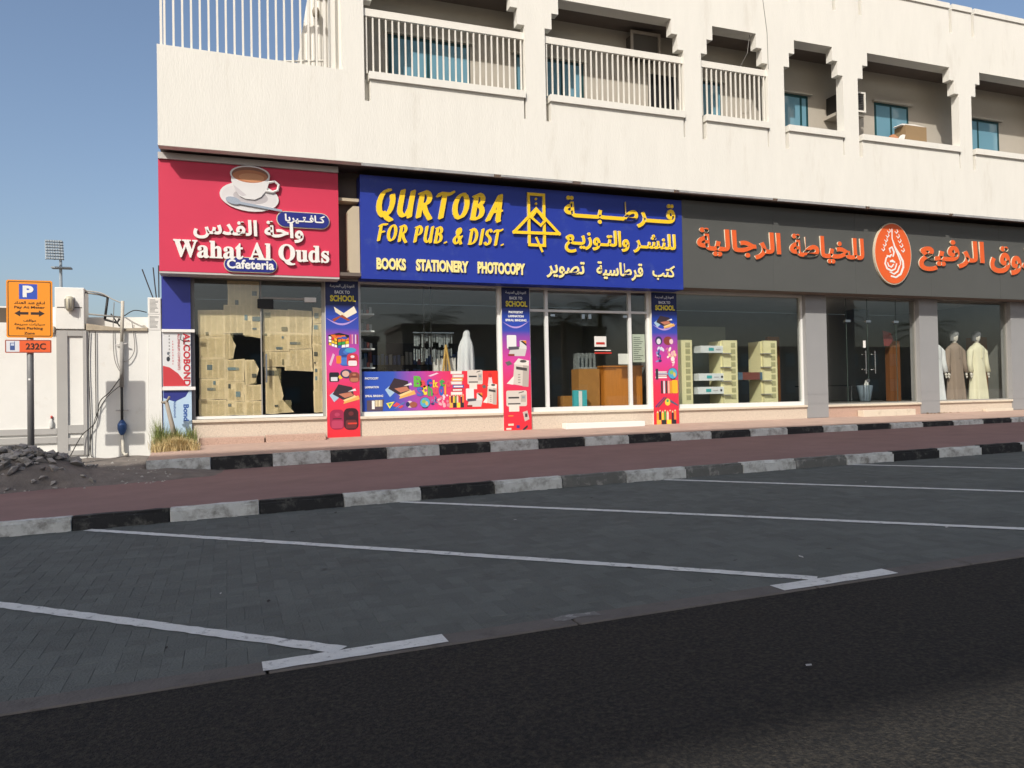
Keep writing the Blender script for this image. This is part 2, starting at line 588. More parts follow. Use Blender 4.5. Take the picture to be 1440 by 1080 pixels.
# ------------------------------------------------------------------ ground levels
def sx(x):
    return 0.36 * (1 - math.exp(-x / 14)) if x > 0 else -0.06 * (1 - math.exp(x / 2.3))
ROADY, KERBY, KERB2 = -11.35, -6.35, -1.80
def zpark(x, y): return sx(x) + 0.01 * (y + 11.35)
def zpath(x): return sx(x) + 0.185
def hk2(x): return max(0.11, 0.22 - 0.0065 * max(x, 0))
def zpave(x, y):
    a = zpath(x) + hk2(x) - 0.004
    b = max(0.575 + 0.005 * max(x, 0), a + 0.02)
    t = min(max((y - (KERB2 + 0.15)) / (0.05 - KERB2 - 0.15), 0), 1)
    return a + (b - a) * t

def sheet(name, x0, x1, y0, y1, zf, m, nx, ny, parent=None, kind='structure'):
    mb = MB()
    for j in range(ny + 1):
        for i in range(nx + 1):
            x = x0 + (x1 - x0) * i / nx; y = y0 + (y1 - y0) * j / ny
            mb.v.append((x, y, zf(x, y)))
    for j in range(ny):
        for i in range(nx):
            a = j * (nx + 1) + i
            mb.f.append((a, a + 1, a + nx + 2, a + nx + 1)); mb.m.append(0)
    o = mb.build(name, m, parent, smooth=True)
    if kind: o['kind'] = kind
    return o

ASPHALT = mat('asphalt', (0.021, 0.021, 0.021), 0.92, var=0.40, scale=55, bump=0.8, bscale=95, dirt=(0.085, 0.074, 0.058), dscale=48, dlo=0.44, dhi=0.80, spec=0.15)
SAND = mat('sandy ground', (0.20, 0.17, 0.135), 0.95, var=0.15, scale=3)
sheet('ground', -900, 900, -900, 900, lambda x, y: -0.16, SAND, 2, 2)
sheet('road', -60, 60, -19.5, ROADY, lambda x, y: sx(x), ASPHALT, 80, 6)
PAVER = mat('grey concrete pavers', (0.116, 0.126, 0.119), 0.9, var=0.16, scale=1.6, bump=0.5, bscale=70, island=0.10, dirt=(0.075, 0.079, 0.074), dscale=3.2, dlo=0.52, dhi=0.78, spec=0.2)
JOINT = mat('sand joint', (0.108, 0.116, 0.108), 0.95, var=0.15, scale=8)
PATH = mat('red brown path blocks', (0.232, 0.142, 0.130), 0.9, var=0.16, scale=1.6, bump=0.2, bscale=60)
park = sheet('parking_bay', -60, 60, ROADY + 0.15, KERBY, lambda x, y: zpark(x, y) - 0.0035, JOINT, 120, 6)

# herringbone pavers, real blocks joined into one part
mb = MB(); W_ = 0.10
def paver(cx, cy, lx, ly):
    g = 0.0003; c = 0.0028; dz = R.uniform(-0.0008, 0.0008)
    hx, hy = lx / 2 - g, ly / 2 - g
    o = len(mb.v)
    tx, ty = R.uniform(-.006, .006), R.uniform(-.006, .006)
    for ax, ay, top in ((-hx, -hy, 0), (hx, -hy, 0), (hx, hy, 0), (-hx, hy, 0), (-hx + c, -hy + c, 1), (hx - c, -hy + c, 1), (hx - c, hy - c, 1), (-hx + c, hy - c, 1)):
        z = zpark(cx + ax, cy + ay) + (dz + tx * ax + ty * ay if top else -0.0022)
        mb.v.append((cx + ax, cy + ay, z))
    for f in ((4, 5, 6, 7), (0, 1, 5, 4), (1, 2, 6, 5), (2, 3, 7, 6), (3, 0, 4, 7)):
        mb.f.append(tuple(o + k for k in f)); mb.m.append(0)
X0, X1, Y0, Y1 = -3.6, 19.5, ROADY + 0.17, KERBY - 0.01
for i in range(-440, 441):
    for j in range(-145, 146):
        bxx, byy = (i + 2 * j) * W_ + 8, (i - 2 * j) * W_ - 8.8
        for ox, oy, lx, ly in ((1, .5, 2, 1), (.5, 2, 1, 2)):
            cx, cy = bxx + ox * W_, byy + oy * W_
            if X0 < cx < X1 and Y0 - .06 < cy < Y1 + .03 and cx < 11 + (cy + 11.4) * 2.6:
                paver(cx, cy, lx * W_, ly * W_)
o = mb.build('paver_field', PAVER, park); o['kind'] = 'stuff'

# concrete edging between pavers and asphalt
EDGE = mat('edging concrete', (0.115, 0.105, 0.098), 0.9, var=0.2, scale=4, bump=0.3, bscale=60, dirt=(0.07, 0.065, 0.06), dscale=5)
edging = tag(bpy.data.objects.new('edging_strip', None), kind='structure'); COL.objects.link(edging)
x = -8.0
while x < 24:
    L = 1.28 if R.random() < .5 else 1.6
    mb = MB(); n = 3
    for k in range(n):
        pass
    a, b = x + 0.006, x + L - 0.006
    za, zb = sx(a) + 0.008, sx(b) + 0.008
    y0, y1 = ROADY - 0.005, ROADY + 0.158
    mb.add([(a, y0, za - .1), (b, y0, zb - .1), (b, y1, zb - .1), (a, y1, za - .1), (a, y0, za), (b, y0, zb), (b, y1, zb + .002), (a, y1, za + .002)],
           [(0, 3, 2, 1), (4, 5, 6, 7), (0, 1, 5, 4), (1, 2, 6, 5), (2, 3, 7, 6), (3, 0, 4, 7)])
    mb.build('edging_block', EDGE, edging, bevel=0.006)
    x += L

# painted bay lines
PAINT = mat('worn white road paint', (0.64, 0.65, 0.63), 0.8, var=0.12, scale=10, bump=0.3, bscale=70, dirt=(0.16, 0.16, 0.16), dscale=16, dlo=0.56, dhi=0.70)
PAINT2 = mat('nearly gone road paint', (0.15, 0.15, 0.145), 0.85, var=0.2, scale=20, dirt=(0.30, 0.30, 0.29), dscale=22, dlo=0.52, dhi=0.62)
def stripe(name, p0, p1, w, zoff, parent, zf, jit=0.006, m=None):
    p0, p1 = Vector(p0), Vector(p1)
    d = (p1 - p0); L = d.length; d.normalize(); nrm = Vector((-d.y, d.x))
    n = max(2, int(L / 0.06)); mb = MB()
    for i in range(n + 1):
        c = p0 + d * (L * i / n)
        for sgn in (-1, 1):
            q = c + nrm * sgn * (w / 2 + R.uniform(-jit, jit))
            mb.v.append((q.x, q.y, zf(q.x, q.y) + zoff))
    for i in range(n):
        mb.f.append((2 * i, 2 * i + 2, 2 * i + 3, 2 * i + 1)); mb.m.append(0)
    return mb.build(name, m or PAINT, parent)
for k in range(-2, 5):
    xe = 1.72 + 2.99 * k
    stripe('bay_line', (xe - .08, ROADY + .17), (xe - 4.93 + {2: .2, 3: .68, 4: .8}.get(k, 0), KERBY - .03), 0.10, 0.005, park, zpark)
    if k in (0, 1, 2, 3):
        stripe('bay_end_mark', (xe - .46, ROADY + .082), (xe + .44, ROADY + .088), 0.135, 0.0115, edging, lambda x, y: sx(x), .004)
stripe('worn_mark', (2.78, ROADY + .11), (3.05, ROADY + .12), 0.07, 0.0115, edging, lambda x, y: sx(x), .02, PAINT2)

lit = MB()
for k in range(90):
    x = R.uniform(-3, 13); y = R.uniform(ROADY - 1.2, KERBY - .1); z = (zpark(x, y) if y > ROADY + .16 else sx(x) + .01) + .004; q = R.uniform(.008, .035); a = R.uniform(0, 6.28)
    c_, s_ = math.cos(a) * q, math.sin(a) * q
    lit.add([(x - c_, y - s_, z), (x + s_ * .5, y - c_ * .5, z + .003), (x + c_, y + s_, z + .006), (x - s_ * .5, y + c_ * .5, z + .004)], [(0, 1, 2, 3)], 0 if k % 5 else 1)
lo_ = lit.build('litter', [mat('dark leaf litter', (.03, .026, .022), .9), mat('pale scrap', (.45, .44, .42), .9)]); lo_['kind'] = 'stuff'
# kerbs: a stone at a time
def kerbmat(name, col, chip, lo, hi):
    m = mat(name, col, 0.85, var=0.15, scale=6, bump=0.35, bscale=45, dirt=chip, dscale=5.5, dlo=lo, dhi=hi)
    return m
KW = kerbmat('white painted kerb', (0.56, 0.58, 0.57), (0.22, 0.215, 0.20), 0.46, 0.66)
KB = kerbmat('black painted kerb', (0.020, 0.021, 0.023), (0.13, 0.13, 0.12), 0.52, 0.70)
KG = kerbmat('faded kerb', (0.13, 0.135, 0.13), (0.28, 0.28, 0.27), 0.52, 0.62)
def kerb_mesh(L, w, h, m):
    bm = bmesh.new()
    bmesh.ops.create_cube(bm, size=1)
    for v in bm.verts:
        v.co = ((v.co.x) * L, (v.co.y + .5) * w, (v.co.z + .5) * h + (-0.10 if v.co.z < 0 else 0))
    top = [e for e in bm.edges if all(v.co.z > h * .9 for v in e.verts) and abs(e.verts[0].co.y - e.verts[1].co.y) < .01]
    bmesh.ops.bevel(bm, geom=top, offset=0.028, segments=2, affect='EDGES')
    bmesh.ops.bevel(bm, geom=[e for e in bm.edges if abs(e.verts[0].co.x - e.verts[1].co.x) < .001], offset=0.006, segments=1, affect='EDGES')
    bmesh.ops.subdivide_edges(bm, edges=[e for e in bm.edges if abs(e.verts[0].co.x - e.verts[1].co.x) > .3], cuts=6)
    for v in bm.verts:
        v.co += Vector((0, R.uniform(-.005, .005), R.uniform(-.004, .004)))
    me = bpy.data.meshes.new('kerb_stone'); bm.to_mesh(me); bm.free(); me.materials.append(m)
    return me
kerb = tag(bpy.data.objects.new('kerb', None), kind='structure'); COL.objects.link(kerb)
meshes = {c: [kerb_mesh(0.885, 0.16, 0.145, c) for _ in range(3)] for c in (KW, KB, KG)}
for k in range(-9, 28):
    xa = -0.36 + 0.895 * k; xm = xa + .4475
    c = KW if k % 2 else KB
    if k in (6, 8, 10): c = KG
    o = bpy.data.objects.new('kerb_stone', R.choice(meshes[c])); COL.objects.link(o); o.parent = kerb
    slope = (zpark(xa + .895, KERBY) - zpark(xa, KERBY)) / .895
    o.location = (xm, KERBY + R.uniform(-.008, .008), zpark(xm, KERBY) + R.uniform(-.006, .006) - 0.004)
    o.rotation_euler = (0, -math.atan(slope), R.uniform(-.006, .006))
meshes2 = {c: [kerb_mesh(0.94, 0.15, 0.22, c) for _ in range(3)] for c in (KW, KB)}
kerb2 = tag(bpy.data.objects.new('pavement_kerb', None), kind='structure'); COL.objects.link(kerb2)
for k in range(0, 30):
    xa = -0.10 + 0.95 * k; xm = xa + .475
    o = bpy.data.objects.new('kerb_stone', R.choice(meshes2[KB if k % 2 else KW])); COL.objects.link(o); o.parent = kerb2
    slope = (zpath(xa + .95) + hk2(xa + .95) - zpath(xa) - hk2(xa)) / .95
    o.location = (xm, KERB2 + R.uniform(-.01, .01), zpath(xm) + hk2(xm) - 0.22 + R.uniform(-.006, .006))
    o.rotation_euler = (0, -math.atan(slope), R.uniform(-.008, .008))

sheet('path', -60, 60, KERBY + 0.155, KERB2 + 0.02, lambda x, y: zpath(x), PATH, 120, 6)
PAVE = mat('pinkish pavement blocks', (0.43, 0.305, 0.245), 0.9, var=0.12, scale=2.2, bump=0.25, bscale=50, dirt=(0.30, 0.24, 0.20), dscale=1.6, dlo=0.55, dhi=0.8)
pave = sheet('pavement', -0.10, 30, KERB2 + 0.148, 0.5, zpave, PAVE, 60, 8)

# ------------------------------------------------------------------ the shop building
B = thing('shop_building', (11, 0, 0.6), 'long white two storey building with shops below and stepped arch balconies above', 'building')
UF, UB = -0.82, -0.62          # upper facade front and back
XR = 30.0
bays = [(3.58, 6.81), (7.25, 10.53), (10.97, 12.75), (13.20, 14.92), (15.37, 18.65), (19.08, 22.36), (22.80, 26.08)]
cols = [(3.18, 3.58)] + [(bays[i][1], bays[i + 1][0]) for i in range(len(bays) - 1)]
# lower spandrel
MB().box(3.18, XR, UF, UB, 5.71, 6.88).build('spandrel_wall', PLASTER, B)
mb = MB(); mb.prism([(0.05, 5.71), (3.18, 5.71), (3.18, 7.41), (0.05, 7.45)], UF, UB); mb.build('terrace_parapet', PLASTER, B)
for a, b in cols:
    bx('column', PLASTER, B, a, b, UF, UB + .02, 6.88, 8.78)
bx('column', PLASTER, B, 26.08, XR, UF, UB + .02, 6.88, 8.78)
bx('terrace_end_pier', PLASTER, B, 2.99, 3.18, UB, UB + .3, 7.0, 10.3)
# arches: one outline with stepped heads
pts = [(3.18, 8.78)]
for a, b in bays:
    pts += [(a, 8.78), (a + .155, 8.78), (a + .155, 9.11), (a + .31, 9.11), (a + .31, 9.43), (b - .30, 9.43), (b - .30, 9.11), (b - .15, 9.11), (b - .15, 8.78), (b, 8.78)]
pts += [(XR, 8.78), (XR, 10.32), (3.18, 10.32)]
q = [pts[0]]
for p in pts[1:]:
    if p != q[-1]: q.append(p)
# strip-wise so that no concave n-gon is needed: bands of the arch outline
MB().box(3.18, XR, UF, UB, 9.43, 10.32).build('arch_wall', PLASTER, B)
for a, b in cols + [(26.08, XR)]:
    l1 = .15 if a > 3.2 else 0; r1 = .155
    mb = MB()
    poly = [(a - l1, 8.78), (b + r1, 8.78), (b + r1, 9.11), (b + 2 * r1, 9.11), (b + 2 * r1, 9.43), (a - 2 * l1, 9.43), (a - 2 * l1, 9.11), (a - l1, 9.11)]
    if l1 == 0: poly = [(a, 8.78), (b + r1, 8.78), (b + r1, 9.11), (b + 2 * r1, 9.11), (b + 2 * r1, 9.43), (a, 9.43)]
    # T-shaped corbel from two stacked boxes welded as one outline
    n = len(poly)
    top = [(a - 2 * l1, 9.11), (b + 2 * r1, 9.11), (b + 2 * r1, 9.43), (a - 2 * l1, 9.43)]
    low = [(a - l1, 8.78), (b + r1, 8.78), (b + r1, 9.11), (a - l1, 9.11)]
    mb.prism(low, UF, UB); mb.prism(top, UF, UB)
    mb.build('corbel', PLASTER, B)
# roof parapet with slits
slits = []
for a, b in cols + [(26.08, 26.5)]:
    slits += [a - .21, b + .13]
edges = [3.18] + [v for s_ in slits[1:] for v in (s_ - .05, s_ + .05)] + [XR]
for i in range(0, len(edges), 2):
    if edges[i + 1] - edges[i] > .01:
        bx('roof_parapet', PLASTER, B, edges[i], edges[i + 1], UF, UB, 10.32, 10.93)
        bx('coping', PLASTER, B, edges[i] - .005, edges[i + 1] + .005, UF - .035, UB + .02, 10.93, 11.06)
bx('parapet_backing', PLASTER, B, 3.18, XR, UB + .002, UB + .15, 9.43, 10.95)
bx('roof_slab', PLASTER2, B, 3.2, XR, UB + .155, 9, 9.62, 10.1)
# parapets, sills, slots
for a, b in bays:
    bx('parapet', PLASTER, B, a + .11, b - .04, UF, UB, 6.88, 7.29)
    bx('window_sill', PLASTER, B, a + .085, b - .015, UF - .05, UB + .03, 7.29, 7.43)
    bx('slot_backing', PLASTER, B, a, b, UB + .002, UB + .07, 6.88, 7.36)
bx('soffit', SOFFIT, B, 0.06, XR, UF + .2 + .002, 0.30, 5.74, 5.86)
bx('slab_edge', PLASTER, B, 0.06, XR, UF + .004, UF + .198, 5.705, 5.709)
# grey flashing remains under the slab edge
FL = mat('flaking grey flashing', (0.33, 0.33, 0.33), 0.6, var=0.3, scale=5)
for i, (a, b) in enumerate(((3.5, 6.2), (6.25, 7.9), (8.0, 10.3), (10.35, 12.9), (12.95, 15.6), (15.65, 18.3), (18.35, 22.5))):
    bx('flashing', FL, B, a, b - .1, UF - .008, UF + .03, 5.655 + .01 * (i % 2), 5.704)
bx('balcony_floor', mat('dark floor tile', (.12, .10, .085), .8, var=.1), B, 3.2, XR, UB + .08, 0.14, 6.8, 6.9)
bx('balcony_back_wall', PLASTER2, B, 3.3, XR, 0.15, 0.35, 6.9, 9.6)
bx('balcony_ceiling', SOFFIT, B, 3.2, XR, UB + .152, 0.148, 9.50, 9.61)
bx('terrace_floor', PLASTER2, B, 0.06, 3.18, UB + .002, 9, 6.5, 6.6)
bx('upper_end_wall', PLASTER, B, 3.19, 3.4, 0.36, 9, 6.62, 10.3)
bx('side_wall', PLASTER, B, 0.06, 0.30, 0.32, 9, 0.2, 6.49)
# balcony windows
def balcony_window(x0, x1, z0, z1, mull=None):
    y = 0.15
    f = MB()
    t = .06
    f.box(x0, x1, y - .012, y - .002, z0, z0 + t).box(x0, x1, y - .012, y - .002, z1 - t, z1).box(x0, x0 + t, y - .012, y - .002, z0 + t, z1 - t).box(x1 - t, x1, y - .012, y - .002, z0 + t, z1 - t)
    w = f.build('window', TEAL, B)
    edges_ = [x0 + t] + ([mull - .03, mull + .03] if mull else []) + [x1 - t]
    if mull:
        bx('mullion', TEAL, w, mull - .03, mull + .03, y - .012, y - .002, z0 + t, z1 - t)
    for i in range(0, len(edges_), 2):
        bx('pane', GLASSB, w, edges_[i], edges_[i + 1], y - .007, y - .0025, z0 + t, z1 - t)
    bx('hood', PLASTER2, w, x0 - .08, x1 + .08, y - .10, y - .013, z1 + .002, z1 + .05)
    return w
GLASSB = mat('window glass with painted sky reflection', (0.15, 0.31, 0.40), 0.06, spec=0.9)  # sky reflection put into the base colour of the panes
balcony_window(4.23, 5.95, 7.1, 8.66, 5.05)
balcony_window(6.95, 8.57, 7.1, 8.62, 8.05)
bx('balcony_door', BLACK, B, 10.2, 10.95, 0.138, 0.148, 6.92, 8.62)
balcony_window(11.35, 12.2, 6.95, 8.62)
balcony_window(13.7, 14.72, 7.1, 8.62, 14.5)
balcony_window(16.85, 18.0, 7.1, 8.72, 17.4)
balcony_window(19.6, 21.3, 7.1, 8.66, 20.5)
# railings
def railing(x0, x1, n):
    rl = bx('railing', WHITEMETAL, B, x0 + .002, x1 - .002, UF + .05, UF + .11, 8.51, 8.65)
    me = MB().box(-.014, .014, -.014, .014, 0, 1.08).mesh('baluster', WHITEMETAL)
    for i in range(n):
        o = bpy.data.objects.new('baluster', me); COL.objects.link(o); o.parent = rl
        o.location = (x0 + .06 + (x1 - x0 - .12) * i / (n - 1), UF + .08, 7.43)
railing(3.58, 6.81, 26); railing(7.25, 10.53, 26); railing(10.97, 12.75, 14)
# terrace bars
rl = bx('railing', WHITEMETAL, B, 0.10, 3.05, UF + .05, UF + .11, 9.6, 9.68)
me = MB().box(-.017, .017, -.014, .014, 0, 2.2).mesh('baluster', WHITEMETAL)
for i in range(21):
    o = bpy.data.objects.new('baluster', me); COL.objects.link(o); o.parent = rl
    o.location = (0.17 + 0.142 * i, UF + .08, 7.40)
bx('railing_post', WHITEMETAL, rl, 0.095, 0.135, UF + .06, UF + .10, 7.44, 9.6)

# ------------------------------------------------------------------ ground floor shop fronts
PF = 0.0       # pillar fronts
GY = 0.14      # glass plane
zf = 1.0       # shop floors
def zb(x): return zpave(x, 0.0) - 0.05
# rooms
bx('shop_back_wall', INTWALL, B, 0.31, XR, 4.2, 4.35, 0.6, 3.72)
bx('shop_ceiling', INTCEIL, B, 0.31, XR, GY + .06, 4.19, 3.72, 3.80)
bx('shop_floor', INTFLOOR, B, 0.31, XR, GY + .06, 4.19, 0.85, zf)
for xw in (3.05, 10.35, 21.6):
    bx('party_wall', INTWALL, B, xw, xw + .14, GY + .08, 4.19, zf + .002, 3.718)
bx('lintel_wall', SOFFIT, B, 0.31, XR, 0.02, 0.31, 3.81, 5.735)
bx('lintel_soffit', SOFFIT, B, 0.02, XR, -0.40, 0.018, 3.655, 3.72)
# pillars
bx('pillar', BLUE2, B, 0.02, 0.5, PF, 0.30, 0.45, 3.65)
for a, b in ((2.9, 3.53), (6.5, 7.12), (10.07, 10.72)):
    bx('pillar', PLASTER, B, a, b, PF + .012, 0.30, 0.5, 3.65)
for a, b in ((14.36, 14.98), (18.02, 18.65), (21.35, 21.98), (24.7, 25.3)):
    p = bx('pillar', PILLARGREY, B, a, b, PF + .002, 0.30, 0.55, 3.65)
    # cladding joints: panels proud of the core
    for z0, z1 in ((zb(a) + .06, 0.985), (0.99, 1.22), (1.225, 3.64)):
        bx('cladding_panel', PILLARGREY, p, a - .006, b + .006, PF - .010, 0.28, z0, z1)
# plinths and sills
def plinth(x0, x1, m, ztop, cap=True):
    bx('plinth', m, B, x0 + .003, x1 - .003, 0.03, 0.30, zb((x0 + x1) / 2), ztop - (.055 if cap else 0))
    if cap:
        bx('sill', MARBLE, B, x0 - .0 + .004, x1 - .004, -0.015, 0.30, ztop - .053, ztop, bevel=.006)
plinth(0.5, 2.9, TERRAZZO, 0.99); plinth(3.53, 6.5, TERRAZZO, 0.975); plinth(7.12, 10.07, TERRAZZO, 0.975); plinth(10.72, 14.36, TERRAZZO, 0.965)
plinth(14.98, 18.02, TERRAPINK, 0.955); plinth(18.65, 21.35, TERRAZZO, 0.97); plinth(21.98, 24.7, TERRAZZO, 0.97)
mb = MB(); mb.box(0.62, 1.735, -0.30, 0.0, 0.45, 0.665); mb.build('step', TERRAPINK, B, bevel=.006)
mb = MB(); mb.box(1.765, 2.84, -0.30, 0.0, 0.45, 0.68); mb.build('step', TERRAPINK, B, bevel=.006)
bx('step', WHITE, B, 7.82, 9.72, -0.22, 0.0, 0.5, 0.715, bevel=.006)
bx('step', MARBLE, B, 15.9, 17.6, -0.2, 0.0, 0.55, 0.80, bevel=.006)
bx('step', MARBLE, B, 20.2, 21.2, -0.12, 0.0, 0.55, 0.74, bevel=.006)

def shopfront(x0, x1, m, z0, z1=3.65, mullions=(), t=.06, tb=.09, name='shop_window', transom=None, thin=False):
    f = MB()
    f.box(x0, x1, GY - .03, GY + .05, z0, z0 + tb).box(x0, x1, GY - .03, GY + .05, z1 - t, z1)
    f.box(x0, x0 + t, GY - .03, GY + .05, z0 + tb, z1 - t).box(x1 - t, x1, GY - .03, GY + .05, z0 + tb, z1 - t)
    w = f.build(name, m, B)
    xs = [x0 + t]
    for mu, mw in mullions:
        if thin: bx('glass_joint', GREENEDGE, w, mu - mw / 2, mu + mw / 2, GY - .001, GY + .011, z0 + tb, z1 - t)
        else: bx('mullion', m, w, mu - mw / 2, mu + mw / 2, GY - .03, GY + .05, z0 + tb, z1 - t)
        xs += [mu - mw / 2, mu + mw / 2]
    xs.append(x1 - t)
    for i in range(0, len(xs), 2):
        if transom:
            bx('transom', m, w, xs[i], xs[i + 1], GY - .03, GY + .05, transom - .025, transom + .025)
            bx('pane', GLASS, w, xs[i], xs[i + 1], GY, GY + .010, z0 + tb, transom - .025)
            bx('pane', GLASS, w, xs[i], xs[i + 1], GY, GY + .010, transom + .025, z1 - t)
        else:
            bx('pane', GLASS, w, xs[i], xs[i + 1], GY, GY + .010, z0 + tb, z1 - t)
    return w
GREENEDGE = mat('green glass edge', (.05, .07, .06), .3)
w1 = shopfront(0.5, 2.9, GREYFRAME, 0.99, mullions=((1.72, .02),), tb=.05, name='cafe_front')
bx('transom', GREYFRAME, w1, 1.74, 2.7, GY - .02, GY + .04, 3.24, 3.28)
bx('door_closer', BLACK, w1, 1.66, 1.95, GY - .04, GY - .002, 3.06, 3.24, bevel=.01)
bx('hinge_plate', WHITE, w1, 2.52, 2.74, GY - .04, GY - .002, 3.20, 3.29)
bx('door_handle', CHROME, w1, 1.79, 1.82, GY - .07, GY - .04, 1.66, 2.2)
bx('door_rail', FRAME, w1, 0.56, 2.84, GY - .045, GY - .031, 1.0, 1.05)
w2 = shopfront(3.53, 6.5, FRAME, 0.975, tb=.085)
w3 = shopfront(7.12, 10.07, FRAME, 0.975, mullions=((7.56, .07), (9.58, .07)), name='bookshop_front', transom=3.14)
for hx in (7.66, 9.42):
    bx('hinge_plate', CHROME, w3, hx, hx + .1, GY - .02, GY - .002, 3.02, 3.07)
for k, hx in enumerate((8.40, 8.56)):
    bx('lock_plate', CHROME, w3, hx, hx + .07, GY - .02, GY - .002, 2.98, 3.08)
w4 = shopfront(10.72, 14.36, FRAME, 0.965, t=.05, tb=.09)
w5 = shopfront(14.98, 18.02, GREYFRAME, 0.955, t=.03, tb=.03, name='tailor_front', mullions=((15.75, .012), (16.43, .012), (17.38, .012)), thin=True)
for hx in (15.7, 16.36, 17.28):
    bx('patch_fitting', CHROME, w5, hx, hx + .16, GY - .03, GY - .002, 3.02, 3.08)
for hx in (16.28, 16.58):
    mb = MB()
    mb.tube([(hx, GY - .07, 1.72), (hx, GY - .07, 2.30)], .014, 8)
    for hz in (1.82, 2.2):
        mb.tube([(hx, GY - .002, hz), (hx, GY - .07, hz)], .011, 6)
    mb.build('door_handle', CHROME, w5)
bx('door_label', WHITE, w5, 16.27, 16.35, GY - .006, GY - .002, 2.38, 2.56)
bx('lock_case', CHROME, w5, 16.36, 16.44, GY - .02, GY - .002, 1.5, 1.58)
w6 = shopfront(18.65, 21.35, GREYFRAME, 0.97, t=.03, tb=.03)
w7 = shopfront(21.98, 24.7, GREYFRAME, 0.97, t=.03, tb=.03)

# ------------------------------------------------------------------ sign boards
SY = -0.42
# pink cafe sign
s1 = thing('shop_sign', (1.57, -0.2, 3.62), 'pink cafe sign board with teacup picture and white raised letters', 'sign')
bx('board', [PINK], s1, 0.02, 3.12, SY, -0.03, 3.62, 5.585)
bx('top_trim', GREYCAP, s1, 0.02, 3.12, SY - .05, -0.03, 5.588, 5.70)
bx('bottom_trim', GREYCAP, s1, 0.02, 3.12, SY + .005, -0.03, 3.585, 3.617)
words('letter', mathbold('Wahat Al Quds'), (0.25, 3.80, 2.93, 4.19), SY - .05, .048, [WHITE, LETTERSIDE], s1, letters=True, bold=.018)
words('arabic_word', arabic('واحة القدس'), (0.58, 4.215, 2.47, 4.60), SY - .05, .048, [WHITE, LETTERSIDE], s1, bold=.03)
def pill(x0, x1, z0, z1, y, d, m, parent, name):
    r = (z1 - z0) / 2
    P = []
    for cx, a0 in ((x1 - r, -90), (x0 + r, 90)):
        for k in range(9):
            t = math.radians(a0 + 22.5 * k); P.append((cx + r * math.cos(t), z0 + r + r * math.sin(t)))
    return MB().prism(P, y, y + d).build(name, m, parent)
pill(1.99, 2.95, 4.50, 4.80, SY - .035, .033, LETTERSIDE, s1, 'plate_rim')
pl = pill(2.005, 2.935, 4.515, 4.785, SY - .045, .009, NAVY, s1, 'name_plate')
words('arabic_word', arabic('كـافـتـيريا'), (2.14, 4.57, 2.86, 4.75), SY - .052, .006, WHITE, s1, bold=.03)
pill(1.075, 1.995, 3.64, 3.92, SY - .035, .033, LETTERSIDE, s1, 'plate_rim')
pill(1.09, 1.98, 3.655, 3.905, SY - .045, .009, NAVY, s1, 'name_plate')
words('lettering', 'Cafeteria', (1.13, 3.70, 1.94, 3.87), SY - .052, .006, WHITE, s1, bold=.03)
# tea cup: flat cut-out on the board
CUP = mat('cup print white', (0.70, 0.69, 0.68), 0.4, var=0.02)
def ellp(x, z, rx, rz, n=28, rot=0):
    return [(x + rx * math.cos(t) * math.cos(rot) - rz * math.sin(t) * math.sin(rot), z + rx * math.cos(t) * math.sin(rot) + rz * math.sin(t) * math.cos(rot)) for t in [2 * math.pi * i / n for i in range(n)]]
cupb = MB()
cupb.prism(ellp(1.53, 5.02, .51, .265, rot=-.07), SY - .03, SY - .002)
cupb.build('saucer', CUP, s1)
pc = Print(SY - .0302)
pc.ell(1.53, 5.01, .47, .225, K('d8d4d4'), 28, -.07); pc.ell(1.55, 5.02, .30, .13, K('b8b2b4'), 24, -.07)
pc.build('saucer_print', s1)
cb = MB()
body = [(1.20 + .02, 5.42)] + [(1.22, 5.30), (1.27, 5.14), (1.36, 5.02), (1.46, 4.975), (1.62, 4.97), (1.73, 5.03), (1.83, 5.16), (1.87, 5.30), (1.885, 5.40)] + [p for p in ellp(1.545, 5.42, .345, .165, 24) if p[1] > 5.42]
cb.prism(body, SY - .05, SY - .031)
cb.build('cup', CUP, s1)
hb = MB(); hb.tube([(1.86, SY - .04, 5.30), (1.97, SY - .04, 5.33), (2.04, SY - .04, 5.27), (2.02, SY - .04, 5.17), (1.93, SY - .04, 5.13), (1.82, SY - .04, 5.14)], .026, 8)
hb.build('cup_handle', CUP, s1)
pc = Print(SY - .0505)
pc.ell(1.545, 5.42, .345, .165, K('e8e4e2'), 28); pc.ell(1.545, 5.415, .315, .145, K('8a5a42'), 28); pc.ell(1.545, 5.39, .30, .115, K('c07a50'), 28); pc.ell(1.57, 5.37, .22, .075, K('d29468'), 24)
pc.poly([(1.25, 5.22), (1.31, 5.08), (1.40, 5.02), (1.48, 5.04), (1.36, 5.14)], K('c9c4c6'))
pc.build('tea_print', s1)
sb = MB()
sb.prism(ellp(1.25, 4.93, .13, .065, 18, -.25), SY - .055, SY - .032); sb.build('spoon_bowl', CHROME, s1)
sb = MB(); sb.prism([(1.36, 4.92), (2.09, 4.815), (2.10, 4.775), (1.36, 4.87)], SY - .056, SY - .033); sb.build('spoon_handle', CHROME, s1)

